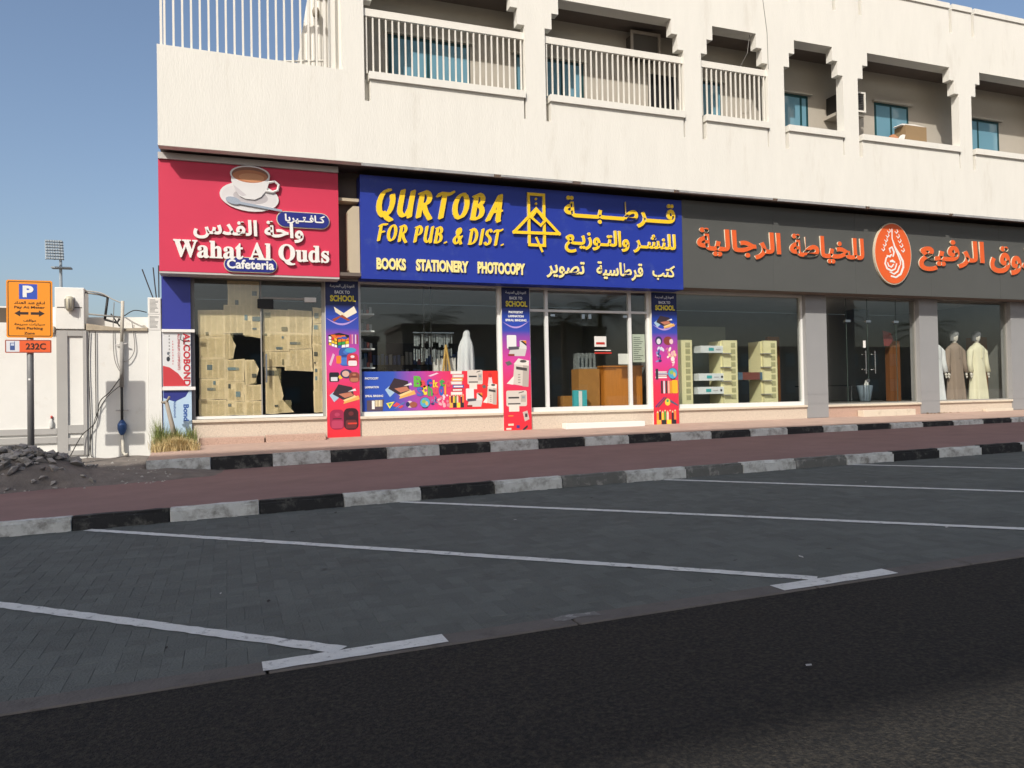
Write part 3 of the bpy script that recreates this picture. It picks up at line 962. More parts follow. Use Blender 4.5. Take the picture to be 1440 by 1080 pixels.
# blue bookshop sign
s2 = thing('shop_sign', (7.1, -0.2, 3.61), 'blue bookshop sign board with yellow English and Arabic letters', 'sign')
bx('board', BLUE, s2, 3.53, 10.645, SY, -0.03, 3.61, 5.60)
LM = [YELLOW, LETTERSIDE]
wq = {'Q': 1.12, 'U': 1.0, 'R': 1.02, 'T': .92, 'O': 1.05, 'B': .96, 'A': 1.0}
pen_word('QURTOBA', 3.78, 6.42, 4.83, 5.33, SY - .045, .043, LM, s2, wq, .054, .020, math.radians(25), .20, lift=.07)
wf = {'F': .8, 'O': 1.0, 'R': .95, ' ': .42, 'P': .9, 'U': .95, 'B': .95, '.': .35, '&': 1.0, 'D': 1.0, 'I': .5, 'S': .8, 'T': .85}
pen_word('FOR PUB. & DIST.', 3.82, 6.42, 4.35, 4.66, SY - .04, .038, LM, s2, wf, .030, .012, math.radians(25), .20, lift=.03)
words('lettering', 'BOOKS', (3.82, 3.79, 4.39, 4.02), SY - .03, .028, [CREAM, LETTERSIDE], s2, letters=True, bold=.05)
words('lettering', 'STATIONERY', (4.59, 3.79, 5.66, 4.025), SY - .03, .028, [CREAM, LETTERSIDE], s2, letters=True, bold=.05)
words('lettering', 'PHOTOCOPY', (5.85, 3.79, 6.87, 4.03), SY - .03, .028, [CREAM, LETTERSIDE], s2, letters=True, bold=.05)
words('arabic_word', arabic('قـــرطـــبـــة'), (7.77, 4.92, 10.45, 5.50), SY - .045, .043, LM, s2, bold=.028)
words('arabic_word', arabic('للنشـر والتـوزيـع'), (7.77, 4.30, 10.45, 4.82), SY - .05, .048, LM, s2, bold=.028)
words('arabic_word', arabic('تصوير'), (7.35, 3.76, 8.22, 4.12), SY - .03, .028, [CREAM, LETTERSIDE], s2, bold=.02)
words('arabic_word', arabic('قرطاسية'), (8.50, 3.76, 9.62, 4.15), SY - .03, .028, [CREAM, LETTERSIDE], s2, bold=.02)
words('arabic_word', arabic('كتب'), (9.86, 3.80, 10.42, 4.13), SY - .03, .028, [CREAM, LETTERSIDE], s2, bold=.02)
# emblem: set square, ruler and pen outline
def frame_bar(name, pts, wd, y, d, m, parent, closed=True):
    mb = MB(); n = len(pts); k = 0
    for i in range(n if closed else n - 1):
        a, b = Vector(pts[i]), Vector(pts[(i + 1) % n])
        t = (b - a).normalized(); nn = Vector((-t.y, t.x)) * wd / 2; e = t * wd / 2
        mb.prism([tuple(a - e - nn), tuple(b + e - nn), tuple(b + e + nn), tuple(a - e + nn)], y - .0004 * k, y + d); k += 1
    o = mb.build(name, m, parent); _sides(o.data, m); return o
frame_bar('emblem_ruler', [(6.97, 4.42), (7.31, 4.42), (7.31, 5.47), (6.97, 5.47)], .06, SY - .045, .043, LM, s2)
frame_bar('emblem_square', [(6.63, 4.66), (7.64, 4.68), (7.13, 5.17)], .06, SY - .055, .009, LM, s2)
frame_bar('emblem_nib', [(7.02, 4.98), (7.14, 5.14), (7.32, 4.93), (7.22, 4.83)], .05, SY - .064, .008, LM, s2)
frame_bar('emblem_tail', [(7.12, 4.56), (7.24, 4.30)], .05, SY - .064, .008, LM, s2, False)
for zz in (5.28, 5.38):
    MB().prism(ellp(7.14, zz, .025, .025, 10), SY - .04, SY - .002).build('emblem_dot', YELLOW, s2)

# grey tailor sign
s3 = thing('shop_sign', (16, -0.2, 3.66), 'long dark grey tailor sign board with orange Arabic letters and oval emblem', 'sign')
for a, b in ((10.65, 13.1), (13.105, 15.55), (15.555, 18.0), (18.005, 20.45), (20.455, 22.9), (22.905, 25.4)):
    bx('board_panel', GREYPANEL, s3, a, b, SY + R.uniform(0, .003), -0.03, 3.66, 5.62)
OM = [ORANGE, LETTERSIDE]
words('arabic_word', arabic('للخياطة'), (13.55, 4.36, 15.79, 5.02), SY - .042, .040, OM, s3, bold=.035)
words('arabic_word', arabic('الرجالية'), (11.00, 4.36, 13.30, 5.02), SY - .042, .040, OM, s3, bold=.035)
words('arabic_word', arabic('الرفيع'), (17.56, 4.30, 19.85, 5.14), SY - .042, .040, OM, s3, bold=.035)
words('arabic_word', arabic('الذوق'), (20.05, 4.30, 22.2, 5.14), SY - .042, .040, OM, s3, bold=.035)
MB().prism(ellp(16.69, 4.68, .60, .77, 40), SY - .06, SY - .002).build('emblem_rim', LETTERSIDE, s3)
MB().prism(ellp(16.69, 4.68, .575, .745, 40), SY - .070, SY - .061).build('emblem_face', ORANGE, s3)
mb = MB()
ey = SY - .076
def ribbon(pts, w0, w1):
    global rk
    n = len(pts)
    L = []; Rr_ = []
    for i in range(n):
        a = Vector(pts[max(i - 1, 0)]); b = Vector(pts[min(i + 1, n - 1)]); t = (b - a).normalized(); nn = Vector((-t.y, t.x))
        f = i / (n - 1); w = (w0 + (w1 - w0) * f) * (math.sin(math.pi * min(max(f, .12), .88)) ** .5)
        L.append(Vector(pts[i]) + nn * w / 2); Rr_.append(Vector(pts[i]) - nn * w / 2)
    for i in range(n - 1):
        mb.prism([tuple(Rr_[i]), tuple(Rr_[i + 1]), tuple(L[i + 1]), tuple(L[i])], ey - .0002 * rk, ey + .005)
    rk += 1
rk = 0
cx = 16.69
ribbon([(cx - .03, 5.30), (cx - .03, 5.05), (cx + .05, 4.85), (cx + .20, 4.66), (cx + .30, 4.50), (cx + .31, 4.36), (cx + .22, 4.18), (cx + .06, 4.09), (cx - .10, 4.12)], .05, .07)
ribbon([(cx + .02, 4.88), (cx + .14, 4.66), (cx + .22, 4.50), (cx + .22, 4.40)], .05, .04)
ribbon([(cx + .20, 4.40), (cx + .12, 4.24), (cx, 4.17), (cx - .14, 4.22)], .05, .04)
ribbon([(cx + .10, 4.44), (cx + .04, 4.30), (cx - .08, 4.25), (cx - .22, 4.30), (cx - .28, 4.42), (cx - .24, 4.56), (cx - .16, 4.62)], .05, .05)
ribbon([(cx + .0, 4.42), (cx - .08, 4.34), (cx - .17, 4.37), (cx - .20, 4.46)], .05, .04)
ribbon([(cx - .02, 4.60), (cx + .02, 4.72), (cx - .05, 4.84), (cx - .13, 4.80), (cx - .10, 4.70)], .06, .05)
ribbon([(cx - .22, 4.62), (cx - .12, 4.60), (cx - .06, 4.66)], .06, .05)
ribbon([(cx - .12, 4.48), (cx - .04, 4.50), (cx + .04, 4.46)], .07, .06)
for sgn in (-1, 1):
    for k in range(5):
        zz = 5.24 - .115 * k; xx = cx + sgn * (.12 + .05 * k) - .01
        ribbon([(xx - .05, zz), (xx, zz - .05), (xx + .05, zz), (xx + .02, zz + .05)], .035, .03)
mb.build('emblem_script', WHITE, s3)

# ------------------------------------------------------------------ gap between the signs
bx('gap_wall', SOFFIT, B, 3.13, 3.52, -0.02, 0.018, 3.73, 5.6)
mb = MB(); mb.prism([(3.30, 3.78), (3.36, 3.66), (3.52, 3.66), (3.52, 5.0), (3.40, 5.0), (3.30, 4.9)], SY + .06, -0.04)
tag(mb.build('sign_bracket_box', mat('beige bracket box', (0.50, 0.42, 0.30), 0.7, var=0.05)), 'beige metal box fixed in the gap between pink and blue signs', 'box')
bx('gap_beam', mat('beige beam', (0.52, 0.44, 0.32), 0.7), B, 3.13, 3.52, SY + .1, -0.02, 5.10, 5.16)

# ------------------------------------------------------------------ printed banners
def backpack(p, x, z, w, h, c, c2, rot=0):
    p.rrect(x, z, x + w, z + h, min(w, h) * .35, c)
    p.rrect(x + w * .12, z + h * .06, x + w * .88, z + h * .45, w * .12, c2)
    p.rect(x + w * .2, z + h * .52, x + w * .8, z + h * .56, K('20202a'))
    p.ell(x + w * .5, z + h * .75, w * .18, h * .1, c2)
def printer(p, x, z, w, h):
    p.rrect(x, z + h * .25, x + w, z + h, w * .08, K('d8cfc4')); p.rect(x + w * .1, z + h * .62, x + w * .62, z + h * .70, K('3c3a3a'))
    p.rect(x + w * .7, z + h * .45, x + w * .95, z + h * .8, K('bdb2a6')); p.rect(x + w * .76, z + h * .62, x + w * .9, z + h * .72, K('8f99a0'))
    p.rect(x + w * .08, z + h * .34, x + w * .68, z + h * .40, K('4a4644')); p.rect(x + w * .12, z, x + w * .62, z + h * .32, K('e6dfd3'))
    p.poly([(x + w * .6, z + h * .86), (x + w * .85, z + h * .92), (x + w * .85, z + h * .97), (x + w * .6, z + h * .9)], K('5a5654'))
def copier(p, x, z, w, h):
    p.poly([(x + w * .30, z + h * .1), (x + w * .95, z), (x + w, z + h * .75), (x + w * .38, z + h * .82)], K('d9cfc3'))
    p.poly([(x + w * .70, z + h * .02), (x + w * .95, z), (x + w, z + h * .75), (x + w * .74, z + h * .78)], K('b9aea4'))
    p.poly([(x + w * .35, z + h * .80), (x + w * .55, z + h), (x + w, z + h * .92), (x + w * .98, z + h * .74)], K('e8e2d8'))
    p.ell(x + w * .75, z + h * .9, w * .14, h * .05, K('55524f')); p.poly([(x + w * .45, z + h * .72), (x + w * .9, z + h * .66), (x + w * .9, z + h * .56), (x + w * .45, z + h * .62)], K('4a4644'))
    p.poly([(x, z + h * .86), (x + w * .18, z + h * .92), (x + w * .3, z + h * .8), (x + w * .1, z + h * .74)], K('6a6662'))
    p.poly([(x + w * .05, z + h * .12), (x + w * .32, z + h * .08), (x + w * .36, z + h * .40)], K('efe9e0'))
    for k in range(4): p.rect(x + w * .52, z + h * (.14 + .09 * k), x + w * .62, z + h * (.18 + .09 * k), K('a39a90'))
def fax(p, x, z, w, h):
    p.rrect(x + w * .05, z + h * .35, x + w * .5, z + h, w * .05, K('e9e7e6')); p.poly([(x + w * .1, z), (x + w * .9, z), (x + w, z + h * .4), (x + w * .25, z + h * .45)], K('d2ccc8'))
    p.poly([(x + w * .12, z + h * .28), (x + w * .62, z + h * .32), (x + w * .62, z + h * .46), (x + w * .12, z + h * .44)], K('55505a')); p.rrect(x + w * .66, z + h * .35, x + w * .98, z + h * .75, w * .05, K('e0dcd8'))
    p.poly([(x + w * .68, z + h * .72), (x + w * .98, z + h * .48), (x + w * .98, z + h * .74)], K('2c2426')); p.poly([(x + w * .78, z + h * .74), (x + w * .98, z + h * .58), (x + w * .98, z + h * .74)], K('e08a30')); p.rect(x + w * .1, z, x + w * .4, z + h * .1, K('8a3a30'))
def shoes(p, x, z, w, h):
    p.poly([(x, z + h * .45), (x + w * .2, z + h * .7), (x + w * .3, z + h * .3), (x + w * .15, z + h * .1)], K('a9c4d8'))
    p.poly([(x + w * .45, z), (x + w, z + h * .22), (x + w * .95, z + h * .42), (x + w * .5, z + h * .2)], K('e8b060')); p.poly([(x + w * .5, z + h * .12), (x + w * .9, z + h * .35), (x + w * .8, z + h * .45), (x + w * .4, z + h * .25)], K('f0d090'))
    p.poly([(x + w * .1, z + h * .5), (x + w * .3, z + h), (x + w * .75, z + h * .85), (x + w * .8, z + h * .4), (x + w * .45, z + h * .2)], K('3a2c34')); p.poly([(x + w * .3, z + h * .5), (x + w * .7, z + h * .6), (x + w * .8, z + h * .42), (x + w * .5, z + h * .3)], K('c07a60'))
    p.poly([(x + w * .6, z + h * .62), (x + w * .85, z + h * .78), (x + w * .88, z + h * .66)], K('e6e2e0'))
def books(p, x, z, w, h, n=5):
    cs = ['e8e4dc', 'b84030', '3a5aa8', 'd8d4cc', 'e2b24a', 'c8c0b8']
    for k in range(n):
        o = w * .08 * ((k * 7) % 3 - 1); zz = z + h * k / n
        p.rect(x + o, zz, x + w + o, zz + h / n * .85, K(cs[k % 6])); p.rect(x + o + w * .1, zz + h / n * .2, x + w * .9 + o, zz + h / n * .6, K('efece6'))
def globe(p, x, z, r):
    p.ell(x, z - r * 1.05, r * .6, r * .12, K('2c2c30')); p.ell(x, z, r * 1.08, r * 1.08, K('4a4650')); p.ell(x, z, r, r, K('52a8d0')); p.ell(x - r * .25, z + r * .2, r * .45, r * .4, K('8fb860'), 10, .4); p.ell(x + r * .35, z - r * .2, r * .3, r * .45, K('d8b868'), 9, .2)
def pencils(p, x, z, w, h):
    cs = ['e8a030', '2c2c34', 'f0d040', '58a048', 'e8d8c0', 'd04038', '303038', 'e89048']
    for k in range(8):
        xx = x + w * k / 8
        p.rect(xx, z + h * .25, xx + w / 10, z + h * (.85 + .1 * ((k * 3) % 2)), K(cs[k])); p.poly([(xx, z + h * (.85 + .1 * ((k * 3) % 2))), (xx + w / 10, z + h * (.85 + .1 * ((k * 3) % 2))), (xx + w / 20, z + h * (1 + .06 * ((k * 5) % 2)))], K('f0d8a8'))
    for k, c in enumerate(('e6b850', '2c2c30', 'ecd840', '2c2c30')):
        p.rect(x + w * k / 4, z, x + w * k / 4 + w * .22, z + h * .38, K(c))
def cluster(p, x, z, w, h, seed, cs):
    r = random.Random(seed)
    for k in range(16):
        p.ell(x + w * r.random(), z + h * r.random(), w * r.uniform(.08, .2), h * r.uniform(.06, .16), K(cs[k % len(cs)]), 9, r.random() * 3)
PRINTW = mat('printed white', (0.76, 0.76, 0.76), .45)
PRINTY = mat('printed yellow', C(235, 215, 70, .9), .45)
def banner(name, x0, x1, z0, z1, label, y=-0.012, words3=False):
    t = thing(name, ((x0 + x1) / 2, y, z0), label, 'banner', 'school banners on the pillars')
    m = ramp_mat('banner ink ' + str(round(x0)), 2, z0, z1, [(0.0, K('e03038')), (.30, K('e43858')), (.50, K('d84498')), (.66, K('8a48a8')), (.70, K('3c4cb0')), (.80, K('24409c')), (.84, K('141e58')), (1.0, K('121a50'))])
    bx('sheet', m, t, x0, x1, y, y + .010, z0, z1)
    w, h = x1 - x0, z1 - z0
    ux = lambda f: x0 + w * f
    uz = lambda f: z1 - h * f
    p = Print(y - .0006)
    # pale swoosh
    sw = []
    n = 14
    for i in range(n + 1):
        f = i / n; sw.append((ux(f), uz(.235 + .04 * math.sin(math.pi * f) - .01 * f)))
    for i in range(n, -1, -1):
        f = i / n; sw.append((ux(f), uz(.235 + .052 * math.sin(math.pi * f) - .01 * f)))
    p.poly(sw, K('b89ad8'))
    p.poly(sw[:n + 1][::1] + [(ux(1), uz(.215)), (ux(0), uz(.222))], K('2c48b0'))
    words('lettering', 'BACK TO', (ux(.28), uz(.082), ux(.74), uz(.062)), y - .004, .003, PRINTW, t, bold=.02)
    words('lettering', 'SCHOOL', (ux(.14), uz(.132), ux(.92), uz(.092)), y - .004, .003, PRINTY, t, bold=.045)
    words('lettering', arabic('العودة إلى المدرسة'), (ux(.14), uz(.048), ux(.88), uz(.022)), y - .004, .003, PRINTW, t, bold=.01)
    return t, p, ux, uz
BN = 'tall school banner with '
t, p, ux, uz = banner('school_banner', 2.9, 3.53, 0.555, 3.615, 'tall school banner with puzzle cube and backpacks, right of the papered cafe window')
# open book on a stand
p.poly([(ux(.25), uz(.165)), (ux(.55), uz(.205)), (ux(.85), uz(.165)), (ux(.95), uz(.2)), (ux(.6), uz(.24)), (ux(.3), uz(.2))], K('e8dcc0'))
p.poly([(ux(.55), uz(.205)), (ux(.86), uz(.16)), (ux(.95), uz(.197)), (ux(.6), uz(.238))], K('f2e8d0'))
p.poly([(ux(.2), uz(.245)), (ux(.5), uz(.215)), (ux(.75), uz(.25)), (ux(.68), uz(.255)), (ux(.45), uz(.23)), (ux(.25), uz(.262))], K('9c4a30'))
cols_ = ['d83030', 'f0f0ec', '38a048', 'f0c030', 'e87828', '3858b8']
r = random.Random(3)
p.poly([(ux(.07), uz(.345)), (ux(.4), uz(.33)), (ux(.7), uz(.345)), (ux(.7), uz(.40)), (ux(.33), uz(.425)), (ux(.07), uz(.405))], K('18181c'))
for i in range(3):
    for j in range(3):
        a, b = ux(.085 + .085 * i), uz(.352 + .02 * j + .006 * i)
        p.poly([(a, b), (a + .047, b - .012), (a + .047, b - .06), (a, b - .05)], K(r.choice(cols_)))
        a, b = ux(.36 + .115 * i), uz(.372 + .02 * j - .004 * i)
        p.poly([(a, b), (a + .064, b + .01), (a + .064, b - .045), (a, b - .055)], K(r.choice(cols_)))
        a, b = ux(.14 + .15 * i + .03 * j), uz(.343 + .008 * j + .002 * i)
        p.poly([(a, b), (a + .085, b + .004), (a + .1, b - .018), (a + .015, b - .024)], K(r.choice(cols_)))
for k in range(5): p.rect(ux(.73 + .05 * k), uz(.40), ux(.765 + .05 * k), uz(.34), K(['c84878', 'e8a0b8', '9858a8', 'e0d0d8', 'a83848'][k]))
backpack(p, ux(.38), uz(.54), .26, .36, K('3858a8'), K('4878c8')); backpack(p, ux(.62), uz(.545), .22, .26, K('c83848'), K('e8e0e0')); p.ell(ux(.74), uz(.44), .11, .05, K('48a0c8')); p.rrect(ux(.3), uz(.525), ux(.45), uz(.475), .02, K('e88030'))
p.poly([(ux(.08), uz(.53)), (ux(.2), uz(.46)), (ux(.26), uz(.47)), (ux(.14), uz(.54))], K('e0b8d0'))
p.rrect(ux(.08), uz(.64), ux(.38), uz(.58), .03, K('22222a')); p.rect(ux(.13), uz(.635), ux(.33), uz(.61), K('d8d8dc')); p.ell(ux(.42), uz(.61), .04, .04, K('f0c040'))
p.ell(ux(.6), uz(.59), .12, .09, K('3c3860')); p.ell(ux(.58), uz(.59), .07, .06, K('d8b0a0')); backpack(p, ux(.68), uz(.645), .2, .2, K('8a4838'), K('b87858'))
shoes(p, ux(.08), uz(.78), .58, .38)
backpack(p, ux(.08), uz(.94), .28, .38, K('a0284c'), K('b84060')); backpack(p, ux(.5), uz(.945), .28, .42, K('3c1c22'), K('6a2c30')); p.rect(ux(.62), uz(.91), ux(.9), uz(.9), K('d84030'))
p.build('print', t)
t, p, ux, uz = banner('school_banner', 6.5, 7.12, 0.57, 3.59, 'tall school banner with copier pictures, between bookshop window and door')
words('lettering', 'PHOTOSTAT', (ux(.24), uz(.178), ux(.76), uz(.162)), -.016, .003, PRINTW, t, bold=.04)
words('lettering', 'LAMINATION', (ux(.22), uz(.206), ux(.78), uz(.190)), -.016, .003, PRINTW, t, bold=.04)
words('lettering', 'SPIRAL BINDING', (ux(.12), uz(.234), ux(.88), uz(.218)), -.016, .003, PRINTW, t, bold=.04)
fax(p, ux(.12), uz(.475), .47, .44); copier(p, ux(.08), uz(.69), .54, .60); printer(p, ux(.1), uz(.86), .46, .44)
p.poly([(ux(.68), uz(.865)), (ux(.85), uz(.855)), (ux(.92), uz(.915)), (ux(.75), uz(.93))], K('c8b8b0')); p.rect(ux(.76), uz(.90), ux(.85), uz(.875), K('4a4448'))
p.poly([(ux(.66), uz(.985)), (ux(.84), uz(.955)), (ux(.86), uz(.97)), (ux(.7), uz(.995))], K('2c3038')); p.rect(ux(.45), uz(.975), ux(.56), uz(.955), K('403c88')); p.rect(ux(.15), uz(.957), ux(.35), uz(.943), K('f0d0b8')); p.rect(ux(.08), uz(.985), ux(.26), uz(.972), K('f0d8c8')); p.rect(ux(.16), uz(.893), ux(.34), uz(.885), K('f08848'))
p.build('print', t)
t, p, ux, uz = banner('school_banner', 10.07, 10.72, 0.575, 3.585, 'tall school banner with globe and pencil pictures, rightmost of the pillar banners')
shoes(p, ux(.08), uz(.27), .54, .30)
p.ell(ux(.25), uz(.36), .09, .10, K('30305c')); p.ell(ux(.25), uz(.365), .055, .065, K('e0d8e0')); p.ell(ux(.62), uz(.36), .12, .10, K('8a4038')); p.ell(ux(.75), uz(.365), .05, .06, K('e8c8c8'))
cluster(p, ux(.15), uz(.52), .18, .34, 4, ['4858a0', '8898c8', '303a68', 'd8d8e8']); cluster(p, ux(.52), uz(.54), .27, .36, 6, ['e8b0b8', 'f0d0a0', 'd87890', 'f8e8e0'])
books(p, ux(.12), uz(.64), .3, .16, 4); p.rect(ux(.1), uz(.65), ux(.2), uz(.57), K('3a3840')); globe(p, ux(.78), uz(.605), .12)
for k in range(5): p.rrect(ux(.3 + .09 * k), uz(.755), ux(.37 + .09 * k), uz(.66), .015, K(['38363c', 'd8d8dc', '4a4040', 'e8b8a0', 'e0a030'][k]))
p.rrect(ux(.74), uz(.755), ux(.97), uz(.655), .03, K('f0b830'))
for k, c in enumerate(('303888', 'c04040', '5a5060')): p.poly([(ux(.06 + .05 * k), uz(.85)), (ux(.42 + .04 * k), uz(.78)), (ux(.44 + .04 * k), uz(.787)), (ux(.08 + .05 * k), uz(.86))], K(c))
p.ell(ux(.55), uz(.82), .07, .08, K('f0d048')); p.ell(ux(.55), uz(.81), .03, .035, K('48a868')); p.poly([(ux(.65), uz(.8)), (ux(.95), uz(.84)), (ux(.95), uz(.85)), (ux(.65), uz(.82))], K('506078'))
pencils(p, ux(.1), uz(.995), .52, .34)
p.build('print', t)

# wide banner inside the bookshop window
x0, x1, z0, z1 = 3.60, 6.43, 1.065, 1.855
yb = GY - .018
wb = thing('window_banner', ((x0 + x1) / 2, yb, z0), 'wide colourful school banner along the bottom of the bookshop window', 'banner')
m = ramp_mat('window banner ink', 0, x0, x1, [(0.0, K('203c90')), (.05, K('2c50b4')), (.22, K('3858b8')), (.40, K('b048a8')), (.55, K('e03c78')), (.75, K('e83444')), (1.0, K('e83828'))])
bx('sheet', m, wb, x0, x1, yb, yb + .008, z0, z1)
ux = lambda f: x0 + (x1 - x0) * f
uz = lambda f: z0 + (z1 - z0) * f
p = Print(yb - .0006)
shoes(p, ux(.16), uz(.30), .62, .42)
for k, (wd, c) in enumerate((('B', '68b848'), ('a', 'e05050'), ('c', '3858b8'), ('k', 'f0d040'), ('t', '48a858'), ('o', 'e05868'))):
    words('lettering', wd, (ux(.365 + .047 * k), uz(.60 - .02 * (k % 2)), ux(.365 + .047 * k + (.06 if k == 0 else .04)), uz((.88 if k == 0 else .80) - .03 * (k % 2))), yb - .0075, .003, mat('ink ' + c, K(c), .45), wb, bold=.05)
for k, (wd, c) in enumerate((('S', '5868c0'), ('c', 'f0d848'), ('h', '58a850'), ('o', 'e05060'), ('o', '4068c0'), ('l', 'f0a040'))):
    words('lettering', wd, (ux(.385 + .041 * k), uz(.36 + .03 * (k % 2)), ux(.385 + .041 * k + (.052 if k == 0 else .035 if k < 5 else .012)), uz(.60 + .03 * (k % 3))), yb - .0075, .003, mat('ink ' + c, K(c), .45), wb, bold=.05)
for k, wd in enumerate(('PHOTOCOPY', 'LAMINATION', 'SPIRAL BINDING')):
    words('lettering', wd, (ux(.02), uz(.80 - .22 * k), ux(.115 + (.03 if k == 2 else 0)), uz(.855 - .22 * k)), yb - .0075, .003, PRINTW, wb, bold=.03)
p.poly([(ux(.49), uz(.86)), (ux(.55), uz(.94)), (ux(.535), uz(.96)), (ux(.47), uz(.88))], K('e8c8d8'))
books(p, ux(.645), uz(.38), .24, .50, 7)
printer(p, ux(.765), uz(.52), .33, .40); p.poly([(ux(.92), uz(.62)), (ux(.96), uz(.62)), (ux(.95), uz(.85)), (ux(.93), uz(.85))], K('e8d0d0')); p.ell(ux(.94), uz(.88), .04, .05, K('d03030'))
copier(p, ux(.875), uz(.10), .33, .46); fax(p, ux(.745), uz(.06), .38, .38)
pencils(p, ux(.625), uz(.05), .32, .26); cluster(p, ux(.54), uz(.08), .22, .26, 9, ['e8b0b8', 'f0d0d8', 'd88898']); cluster(p, ux(.495), uz(.1), .1, .26, 10, ['5868a0', '8890c0', '303a68'])
globe(p, ux(.445), uz(.2), .10); p.ell(ux(.335), uz(.16), .07, .07, K('e0c8c8')); p.ell(ux(.36), uz(.15), .08, .06, K('a05848')); p.ell(ux(.32), uz(.16), .04, .05, K('303060'))
p.poly([(ux(.165), uz(.2)), (ux(.19), uz(.06)), (ux(.225), uz(.24))], K('f0e048')); p.poly([(ux(.18), uz(.19)), (ux(.19), uz(.11)), (ux(.208), uz(.2))], K('48a878')); p.poly([(ux(.21), uz(.13)), (ux(.27), uz(.06)), (ux(.29), uz(.12)), (ux(.24), uz(.22))], K('d84858')); p.poly([(ux(.22), uz(.06)), (ux(.29), uz(.22)), (ux(.30), uz(.21)), (ux(.235), uz(.05))], K('5878b8'))
p.poly([(ux(.03), uz(.02)), (ux(.14), uz(.0) + .01), (ux(.15), uz(.30)), (ux(.03), uz(.28))], K('5a4c58')); p.rect(ux(.065), uz(.06), ux(.085), uz(.27), K('f0eee8'))
for k in range(4): p.rect(ux(.09 + .013 * k), uz(.12), ux(.1 + .013 * k), uz(.28), K(['e8d8b0', 'd8c8a0', 'f0e0b8', 'c8b890'][k]))
p.build('print', wb)

# ------------------------------------------------------------------ newspapers over the cafe glass
NEWS = mat('yellowed newsprint', (0.74, 0.585, 0.36), 0.9, var=0.12, scale=5, bump=0.35, bscale=9, dirt=(0.68, 0.54, 0.32), dscale=3)
nc = thing('newspaper_covering', (1.7, GY, 1.05), 'yellowed torn newspapers taped over the cafe shop window', 'newspaper')
def paper(pts, yo):
    """sheet with a few folds: fan around a lifted centre"""
    n = len(pts)
    cx = sum(p[0] for p in pts) / n; cz = sum(p[1] for p in pts) / n
    mb = MB()
    mb.v = [(cx, yo + R.uniform(-.006, .002), cz)]
    for i in range(n):
        a = pts[i]; b = pts[(i + 1) % n]
        for f in (0, .33, .66):
            mb.v.append((a[0] + (b[0] - a[0]) * f + R.uniform(-.006, .006), yo + R.uniform(-.002, .003), a[1] + (b[1] - a[1]) * f + R.uniform(-.006, .006)))
    k = 3 * n
    for i in range(k):
        mb.f.append((0, 1 + (i + 1) % k, 1 + i)); mb.m.append(0)
    o = mb.build('newspaper_sheet', NEWS, nc)
    # printed blocks
    p = Print(yo - .009)
    xs = [q[0] for q in pts]; zs = [q[1] for q in pts]
    lo, hi, l0, h0 = min(xs) + .03, max(xs) - .03, min(zs) + .03, max(zs) - .03
    nc_ = max(2, int((hi - lo) / .10)); cw = (hi - lo) / nc_
    for i in range(nc_):
        zz = h0
        while zz > l0:
            bh = R.uniform(.03, .11)
            if R.random() < .022 and zz - bh > l0:
                p.rect(lo + cw * i, zz - bh, lo + cw * (i + R.uniform(.3, 1.6)), zz, K(R.choice(['7d8078', '6a7676', '8a8060', '57564c', '7c9092']), .9)); zz -= bh + .015
            else:
                p.rect(lo + cw * i, zz - .005, lo + cw * (i + R.uniform(.75, .93)), zz, K('c0b084', 1)); zz -= .016
    p.build('newsprint', o)
yg = GY + .035
cells = []
for (xa, xb, zs) in ((.62, 1.09, (1.05, 1.36, 1.75, 2.12, 2.52, 3.03)), (1.76, 2.22, (1.95, 2.25, 2.62, 3.05)), (2.22, 2.66, (1.95, 2.3, 2.6, 3.05)), (2.67, 2.86, (1.07, 1.5, 1.95, 2.4, 2.8, 3.10)), (1.09, 1.42, (1.05, 1.32, 1.70, 2.10)), (1.42, 1.73, (1.05, 1.32, 1.62))):
    for za, zc in zip(zs, zs[1:]): cells.append([(xa, za), (xb, za), (xb, zc), (xa, zc)])
cells += [[(1.06, 2.60), (1.43, 2.60), (1.43, 3.12), (1.06, 3.12)], [(1.40, 2.56), (1.73, 2.50), (1.73, 3.12), (1.40, 3.14)], [(1.06, 2.08), (1.22, 2.12), (1.27, 2.38), (1.16, 2.60), (1.06, 2.60)],
          [(1.42, 1.62), (1.60, 1.66), (1.66, 1.92), (1.58, 2.10), (1.42, 2.10)], [(1.78, 1.08), (1.98, 1.06), (2.12, 1.40), (1.98, 1.95), (1.78, 1.95)], [(1.98, 1.06), (2.30, 1.10), (2.10, 1.34)], [(2.15, 1.90), (2.66, 1.88), (2.66, 1.97), (2.15, 1.99)],
          [(1.14, 3.10), (1.70, 3.10), (1.70, 3.58), (1.14, 3.58)]]
for k, c in enumerate(cells):
    j = [(a + R.uniform(-.012, .012), b + R.uniform(-.012, .012)) for a, b in c]
    paper(j, yg + .004 * (k % 3) + .004)

# ------------------------------------------------------------------ things inside the shops
def item_box(name, x0, x1, y0, y1, z0, z1, m, label, cat, group=None, bevel=.004):
    return tag(MB().box(x0, x1, y0, y1, z0, z1).build(name, m, bevel=bevel), label, cat, group)
